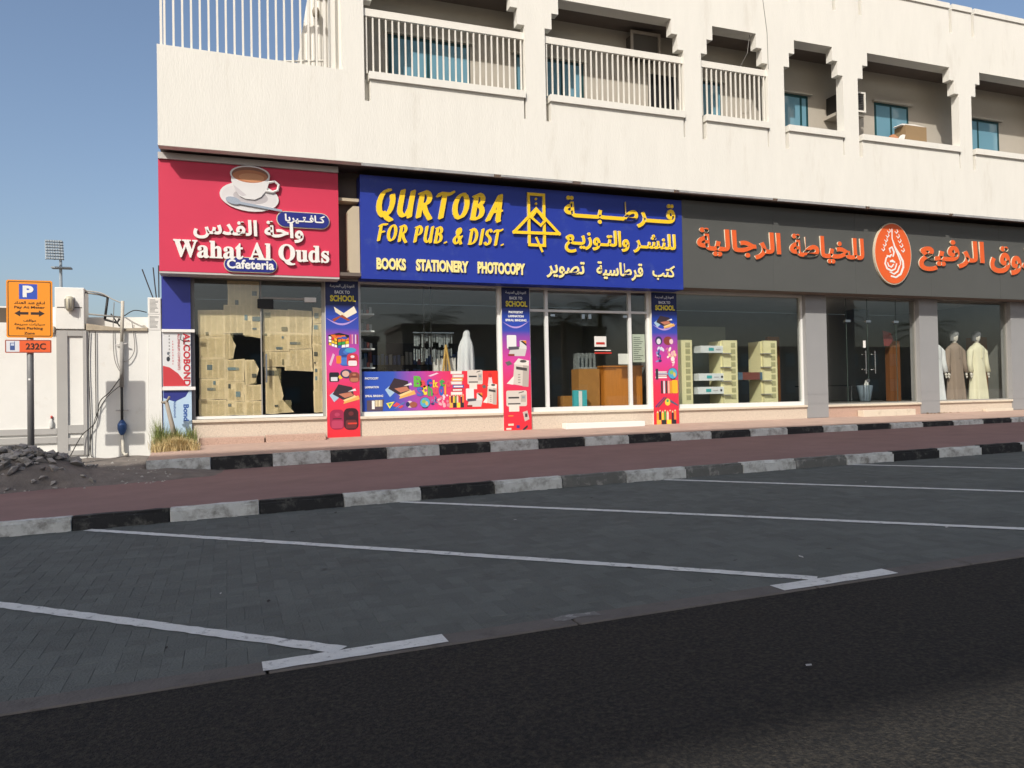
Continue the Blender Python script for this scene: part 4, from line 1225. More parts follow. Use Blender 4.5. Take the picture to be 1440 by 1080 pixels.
# bookshop window: white gown on a stand, board, easel, rails
GOWN = mat('white gown cloth', (0.70, 0.70, 0.72), 0.9, var=0.03)
t = thing('gown_stand', (5.85, .7, zf), 'white hooded gown draped on a stand in the bookshop window', 'gown')
mb = MB()
n = 56
prof = [(.185, 1.0), (.18, 1.5), (.178, 1.8), (.175, 2.05), (.168, 2.25), (.155, 2.38), (.125, 2.48), (.092, 2.55), (.078, 2.60), (.074, 2.66), (.055, 2.71), (.02, 2.735)]
for r_, z in prof:
    for k in range(n):
        a = 2 * math.pi * k / n
        f = 1 + (.13 * math.sin(a * 8 + z * .8) + .05 * math.sin(a * 15 - 2 * z)) * min(1, (2.72 - z) * 1.2)
        mb.v.append((5.83 + r_ * f * math.cos(a) + .06 * max(0, z - 2.2), .43 + r_ * .8 * f * math.sin(a), z))
for i in range(len(prof) - 1):
    for k in range(n):
        mb.f.append((i * n + k, i * n + (k + 1) % n, (i + 1) * n + (k + 1) % n, (i + 1) * n + k)); mb.m.append(0)
mb.f.append(tuple((len(prof) - 1) * n + k for k in range(n))); mb.m.append(0)
mb.build('gown', GOWN, t, smooth=True)
MB().tube([(5.83, .43, zf), (5.83, .43, 2.6)], .015).build('stand_pole', CHROME, t)
t = thing('whiteboard', (5.4, .6, zf), 'white framed board leaning in the bookshop window behind the easel', 'board')
bx('board', PAPERWHITE, t, 5.18, 5.66, .62, .64, 1.5, 2.14); bx('frame', GREYFRAME, t, 5.16, 5.68, .641, .655, 1.48, 2.16)
t = thing('easel', (5.38, .5, zf), 'small wooden easel standing in front of the whiteboard in the window', 'easel')
EAS = mat('pale wood', C(205, 165, 90, .95), .6, var=.1)
for xa, xb, ya in ((5.42, 5.22, .42), (5.42, 5.62, .42), (5.42, 5.42, .58)):
    MB().tube([(xb, ya, zf), (xa, .5, 2.42)], .022, 6).build('leg', EAS, t)
bx('tray', EAS, t, 5.26, 5.58, .40, .46, 1.55, 1.59)
WIRE = mat('black rod', (.02, .02, .02), .5)
for xx in (4.92, 5.07):
    tag(MB().tube([(xx, .35, 2.05), (xx, .35, 3.70)], .012, 6).build('hanging_rod', WIRE), 'thin dark rod hanging from the ceiling, ' + ('left' if xx < 5 else 'right') + ' one of the pair in the bookshop window', 'rod', 'hanging rods in the bookshop window')
t = thing('display_rail', (4.8, .5, 2.1), 'hanging rail of small clear packets in the bookshop window', 'rail')
bx('rail_bar', CHROME, t, 4.72, 5.6, .49, .51, 2.66, 2.68)
PK = mat('clear packets', (.24, .26, .26), .25, var=.5, scale=22)
r = random.Random(5)
for row in range(2):
    for k in range(16):
        xx = 4.74 + .053 * k
        zt0 = 2.655 - .30 * row
        bx('packet', PK, t, xx, xx + r.uniform(.025, .046), .5 + .012 * (k % 3) + .04 * row, .506 + .012 * (k % 3) + .04 * row, zt0 - r.uniform(.16, .30), zt0 - r.uniform(0, .05))
t = thing('wall_shelf', (3.6, .7, 1.9), 'white wall shelves with small goods at the left end of the bookshop window', 'shelf')
for zz in (1.92, 2.3, 2.66, 3.0):
    bx('shelf_board', FRAME, t, 3.62, 3.90, .35, 1.1, zz, zz + .03)
    for k in range(4):
        hh = r.uniform(.08, .2)
        bx('goods', mat('goods %d' % (k % 3), [(.3, .3, .3), (.1, .1, .12), (.35, .1, .08)][k % 3], .6), t, 3.64 + .06 * k, 3.69 + .06 * k, .45, .6, zz + .032, zz + .032 + hh)
# stock shelves at the back of the bookshop
t = thing('book_rack', (5.0, 2.6, zf), 'dark shelves of books standing deep inside the bookshop', 'shelf')
bx('rack_frame', DARK, t, 4.0, 6.4, 2.6, 2.9, zf, 2.6)
for zz in (1.3, 1.7, 2.1):
    for k in range(24):
        c = r.choice([(.25, .06, .05), (.05, .08, .2), (.2, .17, .12), (.3, .28, .25), (.05, .12, .08)])
        xx = 4.05 + .095 * k
        bx('book', mat('book %d' % int(c[0] * 100), c, .6), t, xx, xx + .07, 2.52, 2.598, zz, zz + r.uniform(.2, .3))
# counter and things by the door
t = thing('counter', (9.3, .7, zf), 'orange wood counter standing inside the bookshop door', 'counter')
bx('body', WOODORANGE, t, 9.08, 10.05, .45, 1.0, zf, 1.93); bx('top', WOODORANGE, t, 9.04, 10.08, .42, 1.03, 1.932, 1.965)
CARD = mat('brown cardboard', C(165, 115, 55, .9), .8, var=.12, scale=6)
item_box('cardboard_box', 8.50, 9.02, .55, .95, zf, 1.90, CARD, 'tall wrinkled brown cardboard box left of the orange counter', 'box')
item_box('cardboard_box', 8.12, 8.46, .6, .9, zf, 1.30, CARD, 'low brown cardboard box behind the teal book near the door', 'box')
TEALB = mat('teal cover', C(70, 175, 180, .9), .5, var=.1, scale=20)
t = thing('teal_box', (8.42, .3, zf), 'upright teal and white pack standing inside the shop door', 'pack')
bx('pack', TEALB, t, 8.24, 8.56, .28, .36, zf, 1.42); bx('white_band', PAPERWHITE, t, 8.36, 8.44, .272, .279, zf + .02, 1.40)
item_box('notice', 9.30, 9.62, GY + .03, GY + .035, 1.98, 2.22, PAPERWHITE, 'white notice above the orange counter in the shop door', 'notice')
t = thing('door_notice', (8.85, GY, 2.4), 'white and red notice stuck at eye level on the shop door', 'notice')
bx('sheet', PAPERWHITE, t, 8.70, 8.99, GY - .006, GY - .002, 2.37, 2.60); bx('red_band', mat('red print', C(190, 50, 40, .9), .5), t, 8.74, 8.95, GY - .009, GY - .0065, 2.42, 2.47)
t = thing('push_sticker', (8.85, GY, 2.2), 'narrow red and white sticker under the door notice', 'sticker')
bx('red_strip', mat('red print', (1, 0, 0), .5), t, 8.70, 9.12, GY - .006, GY - .002, 2.215, 2.25); bx('white_strip', PAPERWHITE, t, 8.70, 9.1, GY - .006, GY - .002, 2.28, 2.30)
t = thing('price_list', (9.8, GY, 2.1), 'pale green printed list behind the narrow side pane of the bookshop door', 'poster')
bx('sheet', mat('pale green paper', (.50, .54, .44), .7, var=.1, scale=30), t, 9.66, 9.98, GY + .03, GY + .034, 2.03, 2.66)
for k in range(12):
    bx('text_line', INK, t, 9.69, 9.69 + r.uniform(.12, .26), GY + .027, GY + .0295, 2.08 + .045 * k, 2.092 + .045 * k)
for k, zz in enumerate((2.0, 2.04)):
    pass
t = thing('plastic_crate', (8.5, .75, 1.93), 'clear plastic organiser on top of the tall cardboard box', 'organiser')
bx('tray', PK, t, 8.52, 8.98, .6, .9, 1.905, 1.94)
for k in range(5): bx('divider', PK, t, 8.53 + .1 * k, 8.545 + .1 * k, .6, .9, 1.942, 2.26)
# vacant shop window: yellow racks with boxes
YEL = mat('pale yellow rack paint', C(234, 226, 178, .95), .5, var=.04)
for k, (xa, lab) in enumerate(((10.98, 'yellow slotted display upright, leftmost in the grey framed shop window'), (12.25, 'yellow slotted display upright between the white boxes and the brown box'), (13.42, 'yellow slotted display upright nearest the grey pillar in the window'))):
    t = thing('display_upright', (xa, .5, zf), lab, 'display rack', 'yellow uprights in the shop window')
    bx('side_panel', YEL, t, xa, xa + .22, .52, 1.0, zf, 2.55)
    bx('front_panel', YEL, t, xa + .02, xa + .42, .44, .518, zf, 2.56)
    f = t
    for q in range(9):
        bx('slot', mat('slot rim', (.42, .40, .22), .6), t, xa + .24, xa + .36, .432, .4385, 1.15 + .155 * q, 1.26 + .155 * q)
    for q in range(4):
        if k: bx('bracket', GREYFRAME, t, xa - .02, xa + .2, .36, .515, 1.24 + .33 * q, 1.26 + .33 * q)
BOXW = mat('white carton', (.70, .73, .74), .6, var=.03)
for k, (zz, xa, lab) in enumerate(((2.26, 11.65, 'long white carton, topmost of the three on glass shelves between yellow uprights'), (1.60, 11.58, 'long white carton, middle of the three on glass shelves'), (1.28, 11.55, 'long white carton, lowest of the three on glass shelves'))):
    t = thing('carton', (xa, .6, zz), lab, 'carton', 'white cartons on glass shelves')
    bx('box', BOXW, t, xa, xa + .78, .45, .75, zz, zz + .17, bevel=.004)
    bx('teal_label', TEALB, t, xa + .22, xa + .36, .444, .4485, zz + .05, zz + .12); bx('dot_label', INK, t, xa + .62, xa + .67, .444, .4485, zz + .06, zz + .11)
    bx('print_line', mat('grey print', (.4, .4, .42), .6), t, xa + .42, xa + .55, .444, .4485, zz + .07, zz + .09)
    tag(bx('glass_shelf', GLASS, None, 11.42, 12.24, .42, .9, zz - .016, zz - .004), 'thin glass shelf under the ' + ('topmost', 'middle', 'lowest')[k] + ' white carton', 'shelf')
t = thing('shoe_box', (12.75, .6, 1.6), 'brown box with blue ends lying between two yellow uprights', 'box')
bx('box', mat('maroon carton', C(120, 70, 62, .9), .6), t, 12.86, 13.36, .5, .8, 1.61, 1.79); bx('end_band', mat('blue carton end', C(80, 105, 125, .9), .6), t, 12.70, 12.858, .5, .8, 1.61, 1.79); bx('end_band', mat('blue carton end', (1, 1, 1), .6), t, 13.362, 13.44, .5, .8, 1.61, 1.79)
tag(bx('glass_shelf', GLASS, None, 12.68, 13.42, .42, .9, 1.594, 1.606), 'thin glass shelf under the brown and blue box', 'shelf')
tag(bx('wood_screen', WOODBROWN, None, 13.95, 14.3, .9, 1.0, zf, 2.7), 'dark brown wooden screen beside the yellow upright near the grey pillar', 'screen')
tag(bx('partition_board', mat('pale green board', (.30, .32, .26), .8, var=.06), None, 11.9, 13.9, 2.6, 2.7, zf, 3.1), 'pale partition board behind the yellow display uprights', 'partition')
# tailor: mannequins
def mannequin(x, y, robe, label, scarf):
    t = thing('mannequin', (x, y, zf), label, 'mannequin', 'robed mannequins in the tailor window')
    skin = mat('mannequin skin', (.62, .58, .52), .5)
    # robe: one lofted surface with folds
    mb = MB(); n = 60
    prof = [(.30, .20, 1.0), (.275, .185, 1.25), (.245, .17, 1.6), (.215, .155, 1.95), (.21, .15, 2.1), (.235, .155, 2.28), (.245, .15, 2.38), (.20, .13, 2.45), (.10, .09, 2.50), (.07, .07, 2.54)]
    for a_, b_, z in prof:
        for k in range(n):
            th = 2 * math.pi * k / n
            f = 1 + (.09 * math.sin(th * 6 + 1.3 * z) + .05 * math.sin(th * 11 + .5)) * max(0.08, min(1, (2.25 - z) / 1.0))
            mb.v.append((x + a_ * f * math.cos(th), y + b_ * f * math.sin(th), z))
    for i in range(len(prof) - 1):
        for k in range(n):
            mb.f.append((i * n + k, i * n + (k + 1) % n, (i + 1) * n + (k + 1) % n, (i + 1) * n + k)); mb.m.append(0)
    mb.f.append(tuple((len(prof) - 1) * n + k for k in range(n))); mb.m.append(0)
    mb.build('robe', robe, t, smooth=True)
    cl = MB(); cl.tube([(x + .082 * math.cos(a_ * .3927), y + .078 * math.sin(a_ * .3927), 2.515) for a_ in range(17)], .014, 6); cl.build('collar', robe, t, smooth=True)
    pk = MB(); pk.box(x - .022, x + .022, y - .172, y - .150, 2.12, 2.40); pk.build('placket', robe, t)
    for sg in (-1, 1):
        MB().tube([(x + sg * .19, y, 2.38), (x + sg * .27, y - .01, 2.30), (x + sg * .31, y - .02, 2.0), (x + sg * .325, y - .06, 1.74)], [.075, .085, .07, .075], 10).build('sleeve', robe, t, smooth=True)
        hb = MB(); hx = x + sg * .325
        hb.tube([(hx, y - .06, 1.755), (hx, y - .07, 1.68), (hx, y - .075, 1.64)], [.026, .036, .030], 8)
        for q in range(4):
            hb.tube([(hx + (q - 1.5) * .015, y - .075, 1.65), (hx + (q - 1.5) * .015, y - .09, 1.60), (hx + (q - 1.5) * .014, y - .085, 1.57 + .008 * abs(q - 1.5))], [.009, .008, .006], 5)
        hb.tube([(hx - sg * .03, y - .08, 1.70), (hx - sg * .045, y - .10, 1.65)], [.011, .008], 5)
        hb.build('hand', skin, t, smooth=True)
    # head with nose and chin
    hb = MB(); n = 16
    hp = [(.045, .0, 2.52), (.048, .0, 2.58), (.062, -.012, 2.605), (.078, -.012, 2.65), (.085, -.006, 2.70), (.084, 0, 2.75), (.07, .004, 2.80), (.04, .006, 2.835), (.01, .006, 2.845)]
    for r_, oy, z in hp:
        for k in range(n):
            th = 2 * math.pi * k / n
            e = .022 if (k == 12 and 2.66 < z < 2.72) else 0
            hb.v.append((x + r_ * .9 * math.cos(th), y + oy + (r_ * 1.12 + e) * math.sin(th), z))
    for i in range(len(hp) - 1):
        for k in range(n):
            hb.f.append((i * n + k, i * n + (k + 1) % n, (i + 1) * n + (k + 1) % n, (i + 1) * n + k)); hb.m.append(0)
    hb.f.append(tuple((len(hp) - 1) * n + k for k in range(n))); hb.m.append(0)
    hb.build('head', skin, t, smooth=True)
    # head wrap, open at the face
    wb_ = MB(); n = 18
    wp = [(.105, 2.60), (.112, 2.68), (.115, 2.76), (.105, 2.82), (.07, 2.86), (.02, 2.875)]
    for r_, z in wp:
        for k in range(n):
            th = 2 * math.pi * k / n
            face = math.sin(th) < -.55 and z < 2.74
            q = r_ * (1 + .06 * math.sin(5 * th + 9 * z))
            if face: q *= .72
            wb_.v.append((x + q * math.cos(th), y + .01 + q * 1.08 * math.sin(th), z))
    for i in range(len(wp) - 1):
        for k in range(n):
            wb_.f.append((i * n + k, i * n + (k + 1) % n, (i + 1) * n + (k + 1) % n, (i + 1) * n + k)); wb_.m.append(0)
    wb_.f.append(tuple((len(wp) - 1) * n + k for k in range(n))); wb_.m.append(0)
    wb_.build('head_wrap', scarf, t, smooth=True)
RB = mat('taupe robe', C(150, 132, 118, .9), .9, var=.04); RY = mat('pale yellow robe', C(230, 224, 196, .92), .9, var=.03); RW = mat('white robe', (.72, .73, .74), .9, var=.03)
SC1 = mat('grey patterned scarf', (.22, .22, .22), .9, var=.3, scale=40); SC2 = mat('dark pale scarf', (.12, .12, .13), .9, var=.3, scale=30)
mannequin(19.74, .42, RB, 'mannequin in a long taupe robe and grey head wrap', SC1)
mannequin(20.57, .42, RY, 'mannequin in a pale yellow robe with dark head wrap', SC2)
mannequin(18.99, .42, RW, 'mannequin in a white robe half hidden behind the grey pillar', SC2)
tag(bx('wood_screen', WOODBROWN, None, 21.25, 21.58, .9, 1.3, zf, 2.75), 'brown wooden panel right of the yellow robed mannequin', 'panel')
tag(bx('wood_screen', WOODBROWN, None, 17.62, 17.98, .6, .75, zf, 2.6), 'brown wooden panel at the right end of the tailor door glass', 'panel')
# tailor door: bin with papers, fire hose box, table
t = thing('glass_vase', (16.9, .9, zf), 'tall tapered grey bin with white papers inside the tailor door', 'bin')
MB().lathe([(.12, zf), (.13, zf + .02), (.2, 1.42), (.19, 1.43)], 16.95, .8, 16).build('bin', mat('grey blue bin', (.16, .20, .24), .4), t, smooth=True)
mb = MB()
for k in range(5):
    a = k * 1.25
    mb.prism([(16.83 + .05 * k, 1.40), (16.95 + .05 * k, 1.40), (16.90 + .05 * k, 1.56 + .02 * (k % 2))], .72 + .03 * k, .725 + .03 * k)
mb.build('papers', PAPERWHITE, t)
t = thing('glass_table', (16.5, 1.3, zf), 'low glass table deep inside the tailor shop', 'table')
bx('table_top', GLASSDK, t, 15.6, 17.6, 1.2, 1.9, 1.42, 1.45)
for lx in (15.7, 17.5):
    for ly in (1.25, 1.85): MB().tube([(lx, ly, zf), (lx, ly, 1.42)], .02, 6).build('leg', CHROME, t)
t = thing('wall_flag', (17.5, .5, 2.4), 'dark red pennant hanging inside the tailor door glass', 'pennant')
MB().prism([(17.30, 2.86), (17.58, 2.80), (17.66, 2.62), (17.50, 2.45), (17.34, 2.46)], .5, .51).build('cloth', mat('dark red cloth', C(120, 40, 40, .9), .9), t)
tag(bx('ceiling_box', BLACK, None, 16.35, 16.85, .5, .8, 3.1, 3.4), 'dark square speaker box under the tailor shop ceiling', 'speaker')

# ------------------------------------------------------------------ balcony things
t = thing('air_conditioner', (15.6, 0, 8.15), 'window air conditioner with white frame jutting into the balcony behind a column', 'air conditioner')
bx('casing', mat('dark grille', (.03, .028, .026), .6), t, 15.30, 15.95, -.43, .145, 8.16, 8.62)
mb = MB(); mb.box(15.28, 15.97, -.46, -.432, 8.14, 8.18).box(15.28, 15.97, -.46, -.432, 8.60, 8.64).box(15.28, 15.32, -.46, -.432, 8.18, 8.60).box(15.93, 15.97, -.46, -.432, 8.18, 8.60); mb.build('front_frame', WHITEMETAL, t)
for k in range(9): bx('louver', mat('grey louver', (.10, .095, .09), .6), t, 15.33, 15.92, -.445, -.434, 8.20 + .043 * k, 8.215 + .043 * k)
t2 = thing('air_conditioner', (10, 0, 8.9), 'grey air conditioner high in the second railed balcony near its right end', 'air conditioner')
bx('casing', mat('brown grey casing', (.09, .08, .07), .7), t2, 9.66, 10.30, -.14, .145, 8.86, 9.34)
mb = MB(); mb.box(9.60, 10.36, -.18, -.142, 9.34, 9.40).box(9.60, 10.36, -.18, -.142, 8.80, 8.86).box(9.60, 9.66, -.18, -.142, 8.86, 9.34).box(10.30, 10.36, -.18, -.142, 8.86, 9.34); mb.build('front_frame', mat('beige frame', (.34, .30, .26), .7), t2)
bx('shelf', PLASTER2, t, 15.2, 15.98, -.40, .145, 8.06, 8.138)
tag(bx('cardboard_box', mat('tan cardboard', C(150, 125, 92, .9), .8, var=.06), None, 17.25, 17.95, -.45, -.1, 7.44, 7.98), 'tan cardboard box standing on the balcony ledge', 'box')
t = thing('folded_sheets', (17.4, -.2, 7.98), 'white folded sheets lying on top of the balcony cardboard box', 'cloth')
MB().prism([(17.15, 7.985), (17.9, 7.985), (17.95, 8.01), (17.6, 8.04), (17.2, 8.02)], -.4, -.15).build('sheet', PAPERWHITE, t)
t = thing('laundry', (16.9, -.3, 7.44), 'orange and white cloths hanging over the balcony ledge', 'laundry')
MB().prism([(16.72, 7.43), (16.9, 7.43), (16.95, 7.62), (16.8, 7.68), (16.70, 7.64)], -.5, -.44).build('orange_cloth', mat('orange cloth', C(205, 145, 105, .8), .9), t)
MB().prism([(16.92, 7.43), (17.05, 7.43), (17.16, 7.62), (17.18, 7.70), (17.1, 7.70), (17.0, 7.58)], -.5, -.42).build('white_cloth', PAPERWHITE, t)
# facade cables and terrace bits
CAB = mat('thin grey cable', (.20, .19, .18), .7)
tag(MB().tube([(12.62, UF - .012, 11.0), (12.66, UF - .012, 10.2), (12.75, UF - .012, 9.5), (12.76, UF - .012, 8.66)], .007, 5).build('facade_cable', CAB), 'thin cable hanging down the white wall above the third balcony', 'cable')
tag(MB().tube([(12.58, UF - .012, 10.4), (12.35, UF + .1, 9.40), (12.28, UF + .1, 9.0), (12.2, -.5, 8.7)], .007, 5).build('facade_cable', CAB), 'thin cable dropping slantwise into the narrow third balcony', 'cable')
t = thing('corrugated_screen', (2.9, .2, 6.6), 'white corrugated metal screen behind the terrace bars', 'screen')
mb = MB()
xs = [2.32 + .028 * k for k in range(42)]
def zt(x): return 7.0 + (x - 2.32) * 6.2 if x < 2.74 else 9.62
for k, x in enumerate(xs):
    yy = .22 + (.018 if (k // 2) % 2 else 0)
    mb.v += [(x, yy, 6.62), (x, yy, zt(x)), (x, yy + .004, 6.62), (x, yy + .004, zt(x))]
for k in range(len(xs) - 1):
    a = 4 * k
    mb.f += [(a, a + 4, a + 5, a + 1), (a + 2, a + 3, a + 7, a + 6), (a + 1, a + 5, a + 7, a + 3)]; mb.m += [0, 0, 0]
mb.build('sheet', WHITEMETAL, t); bx('top_beam', WHITEMETAL, t, 2.75, 3.48, .10, .30, 9.3, 9.42)
t = thing('security_lamp', (2.72, .15, 8.9), 'small grey lamp fixed on the corrugated terrace screen', 'lamp')
MB().lathe([(.02, 8.78), (.06, 8.80), (.075, 8.90), (.05, 8.96), (.02, 8.97)], 2.82, .14, 12).build('lamp_head', mat('lamp beige', (.30, .26, .20), .6), t, smooth=True)
tag(MB().tube([(1.9, UF + .16, 7.45), (2.9, -.3, 7.75)], .022, 8).build('slanted_pipe', WHITEMETAL), 'slanted white pipe behind the terrace bars', 'pipe')

# ------------------------------------------------------------------ left side: boundary wall, pier, pipes
DZ = 0.2
bw = thing('boundary_wall', (-1.5, .1, .3), 'white boundary wall with grey framed gate pier left of the shops', 'wall')
bx('wall_panel', WALLWHITE, bw, -1.175, -0.21, .0, .25, .1, 2.60)
bx('wall_panel', WALLWHITE, bw, -9, -1.64, .0, .25, .05, 2.72)
mb = MB(); mb.prism([(-1.22, 2.66), (-.21, 2.60), (-.21, 2.88), (-1.22, 2.86)], .30, .45); mb.build('wall_top', WALLWHITE, bw)
LEDGE = mat('mottled tan ledge', (.42, .36, .27), .9, var=.25, scale=9, bump=.4, bscale=14)  # uneven tan tone along the ledge
mb = MB(); mb.prism([(-1.18, 2.602), (-.21, 2.602), (-.21, 2.66), (-.6, 2.64), (-1.18, 2.72)], -.04, .28); mb.build('wall_ledge', LEDGE, bw)
bx('wall_top', WALLWHITE, bw, -9, -1.66, .22, .4, 2.722, 3.02)
bx('dark_parapet', mat('brown parapet', (.10, .08, .06), .9), bw, -9, -2.30, .18, .219, 2.74, 2.99)
# gate pier with grey frame: frame proud of recessed panels
bx('pier_core', WALLWHITE, bw, -1.635, -1.18, .0, .4, .1, 2.6)
mb = MB()
for a in ((-1.635, -1.47, -.035, -.002, .44, 2.595), (-1.235, -1.178, -.035, -.002, .44, 2.595)): mb.box(*a)
mb.build('pier_frame', WALLGREY, bw)
for z0, z1 in ((2.50, 2.592), (.82, .96), (.63, .74), (.44, .52)): bx('pier_rail', WALLGREY, bw, -1.468, -1.237, -.033, -.002, z0, z1)
for z0, z1 in ((.81, .91), (.66, .765), (.43, .50)): bx('wall_rail', WALLGREY, bw, -9, -1.64, -.033, -.002, z0, z1)
bx('pier_head', WALLWHITE, bw, -1.655, -1.205, -.03, .42, 2.615, 3.34, bevel=.01)
bx('pier_joint', mat('dark joint', (.05, .045, .04), .9), bw, -1.62, -1.24, -.033, -.031, 2.985, 3.0)
bx('bracket', mat('mottled tan ledge', (.4, .3, .2), .9), bw, -1.80, -1.66, -.06, .0, 2.55, 2.66)
bx('wall_base', WALLWHITE, bw, -9, -1.64, -.012, -.001, .0, .428)
# right pier
rp = thing('wall_pier', (-.1, .1, .3), 'narrow white pier with bare rebar rods on top beside the blue pillar', 'pier')
bx('pier', WALLWHITE, rp, -.205, .012, -.02, .30, .2, 3.20, bevel=.006)
REB = mat('rusty rebar', (.05, .045, .045), .8)
for a, b, c in ((-.12, -.30, 3.72), (-.07, -.12, 3.76), (-.03, -.03, 3.80)):
    MB().tube([(a, .1, 3.19), ((a + b) / 2, .1, 3.45), (b, .1, c)], .011, 5).build('rebar_rod', REB, rp)
def notice(x0, x1, z0, z1, y, label, seed):
    t = thing('paper_notice', ((x0 + x1) / 2, y, z0), label, 'notice', 'paper notices on the white pier')
    bx('sheet', PAPERWHITE, t, x0, x1, y, y + .003, z0, z1)
    r = random.Random(seed); p = Print(y - .0006)
    zz = z1 - .025
    while zz > z0 + .02:
        p.rect(x0 + .015, zz, x0 + .015 + r.uniform(.5, .95) * (x1 - x0 - .03), zz + .008, K('5a5a58', .9)); zz -= .022
    p.build('print', t)
notice(-.185, .0, 2.90, 3.18, -.026, 'white paper notice at the top of the white pier', 1)
notice(-.19, .0, 2.62, 2.88, -.026, 'white paper notice stuck lower on the white pier', 2)
# wall lamp
t = thing('wall_lamp', (-1.42, -.1, 2.95), 'old caged wall lamp on the gate pier head', 'lamp')
bx('lamp_base', GREYCAP, t, -1.48, -1.36, -.055, -.031, 2.95, 3.17)
MB().lathe([(.03, 2.93), (.065, 2.96), (.07, 3.12), (.05, 3.17), (.015, 3.18)], -1.42, -.10, 12).build('lamp_shade', mat('lamp glass', (.50, .47, .36), .4), t, smooth=True)
for k in range(5):
    a = k * math.pi / 4
    MB().tube([(-1.42 + .074 * math.cos(a), -.10 - .074 * math.sin(a), 2.96), (-1.42 + .074 * math.cos(a), -.10 - .074 * math.sin(a), 3.13)], .005, 4).build('cage_wire', GREYFRAME, t)
# service pipe with valve
t = thing('service_pipe', (-.63, -.06, .4), 'grey standpipe with blue valve fixed to the white boundary wall', 'pipe')
PIPE = mat('weathered grey pipe', (.28, .27, .25), .7, var=.2, scale=12); PIPEB = mat('black pipe', (.03, .03, .03), .6)
MB().tube([(-.60, -.07, 3.12), (-.62, -.07, 2.4)], .028, 10).build('upper_pipe', mat('pale pipe', (.50, .47, .40), .7, var=.15, scale=15), t, smooth=True)
MB().tube([(-.62, -.07, 2.4), (-.63, -.07, 1.6)], .034, 10).build('middle_pipe', PIPE, t, smooth=True)
MB().tube([(-.63, -.07, 1.6), (-.63, -.07, .95)], .022, 10).build('lower_pipe', PIPEB, t, smooth=True)
MB().lathe([(.02, .76), (.05, .80), (.075, .87), (.075, .95), (.04, 1.01), (.02, 1.03)], -.63, -.075, 12).build('valve', mat('blue valve', (.03, .08, .22), .5), t, smooth=True)
MB().tube([(-.63, -.07, .79), (-.62, -.07, .46), (-.58, -.12, .42), (-.54, -.14, .43)], .026, 10).build('foot_pipe', mat('pale pipe', (1, 1, 1), .7), t, smooth=True)
MB().tube([(-.73, -.05, 1.20), (-.53, -.05, 1.20)], .014, 6).build('clamp', GREYCAP, t)
MB().tube([(-.72, -.03, 2.35), (-.54, -.09, 2.37)], .012, 6).build('clamp', GREYCAP, t)
# overhead arm of the pipe run
t = thing('pipe_bracket', (-.9, .1, 2.7), 'bent pipe frame running above the boundary wall beside the gate pier', 'pipe')
for pts_, rr, m_ in (([(-1.2, .05, 3.27), (-.98, .05, 3.24), (-.85, .05, 3.20)], .018, 'p'), ([(-.85, .05, 3.20), (-.9, .05, 2.80)], .022, 'd'), ([(-.9, .05, 2.80), (-.70, .0, 2.74), (-.66, .0, 2.82)], .02, 'd'), ([(-1.15, .02, 2.89), (-.62, .0, 2.84)], .015, 'p'), ([(-.80, .02, 2.90), (-.66, .0, 2.68)], .012, 'd')):
    MB().tube(pts_, rr, 7).build('pipe', PIPE if m_ == 'p' else PIPEB, t, smooth=True)
def cable(pts, rad, label, m=None):
    # smooth the run
    P = [Vector(p) for p in pts]; out = []
    for i in range(len(P) - 1):
        p0, p1, p2, p3 = P[max(i - 1, 0)], P[i], P[i + 1], P[min(i + 2, len(P) - 1)]
        for k in range(6):
            s_ = k / 6
            out.append(.5 * ((2 * p1) + (p2 - p0) * s_ + (2 * p0 - 5 * p1 + 4 * p2 - p3) * s_ ** 2 + (3 * p1 - p0 - 3 * p2 + p3) * s_ ** 3))
    out.append(P[-1])
    tag(MB().tube(out, rad, 6).build('cable', m or mat('dark cable', (.035, .033, .03), .7), smooth=True), label, 'cable', 'cables on the boundary wall')
cable([(-1.13, -.03, 2.58), (-1.15, -.03, 2.0), (-1.13, -.03, 1.2), (-1.13, -.03, .5), (-1.10, -.04, .40)], .008, 'dark cable running down the wall right beside the gate pier')
cable([(-1.04, -.03, 2.58), (-1.04, -.03, 1.8), (-1.04, -.03, 1.1)], .008, 'short straight cable next to the gate pier cable')
cable([(-.66, -.10, 1.75), (-.82, -.06, 1.52), (-.98, -.04, 1.35), (-1.05, -.05, 1.0), (-1.25, -.10, .78), (-1.40, -.25, .45)], .008, 'dark cable looping from the standpipe down to the rubble')
cable([(-.66, -.10, 1.62), (-.85, -.06, 1.45), (-1.0, -.04, 1.2), (-1.08, -.05, .95), (-1.15, -.10, .42)], .006, 'lower dark cable sagging from the standpipe to the ground')
cable([(-.58, -.05, 2.86), (-.42, -.05, 2.96), (-.22, -.05, 2.93)], .009, 'black cable arching from the pipe top to the narrow pier')
cable([(-1.2, .05, 3.30), (-.95, .0, 3.26), (-.76, -.03, 3.15), (-.60, -.05, 3.08)], .011, 'pale cable running from the pier head to the standpipe top', mat('pale cable', (.4, .38, .34), .7))
cable([(-.74, -.03, 3.1), (-.76, -.03, 2.6), (-.74, -.05, 2.1), (-.64, -.07, 1.85)], .007, 'thin grey cable hanging left of the standpipe', CAB)
cable([(-.46, -.03, 2.75), (-.42, -.04, 2.3), (-.50, -.05, 2.1), (-.60, -.07, 2.05)], .007, 'thin grey cable looping right of the standpipe', CAB)
# bottle on the wall trim
t = thing('spray_bottle', (-1.62, -.06, .91), 'small white bottle with red cap standing on the grey wall trim', 'bottle')
MB().lathe([(.028, .912), (.032, .93), (.032, 1.02), (.012, 1.06), (.012, 1.08)], -1.72, -.017, 10).build('body', mat('pale bottle', (.5, .5, .48), .4), t, smooth=True)
MB().lathe([(.016, 1.081), (.018, 1.12), (.01, 1.13)], -1.72, -.017, 8).build('cap', mat('red cap', (.5, .05, .04), .5), t, smooth=True)

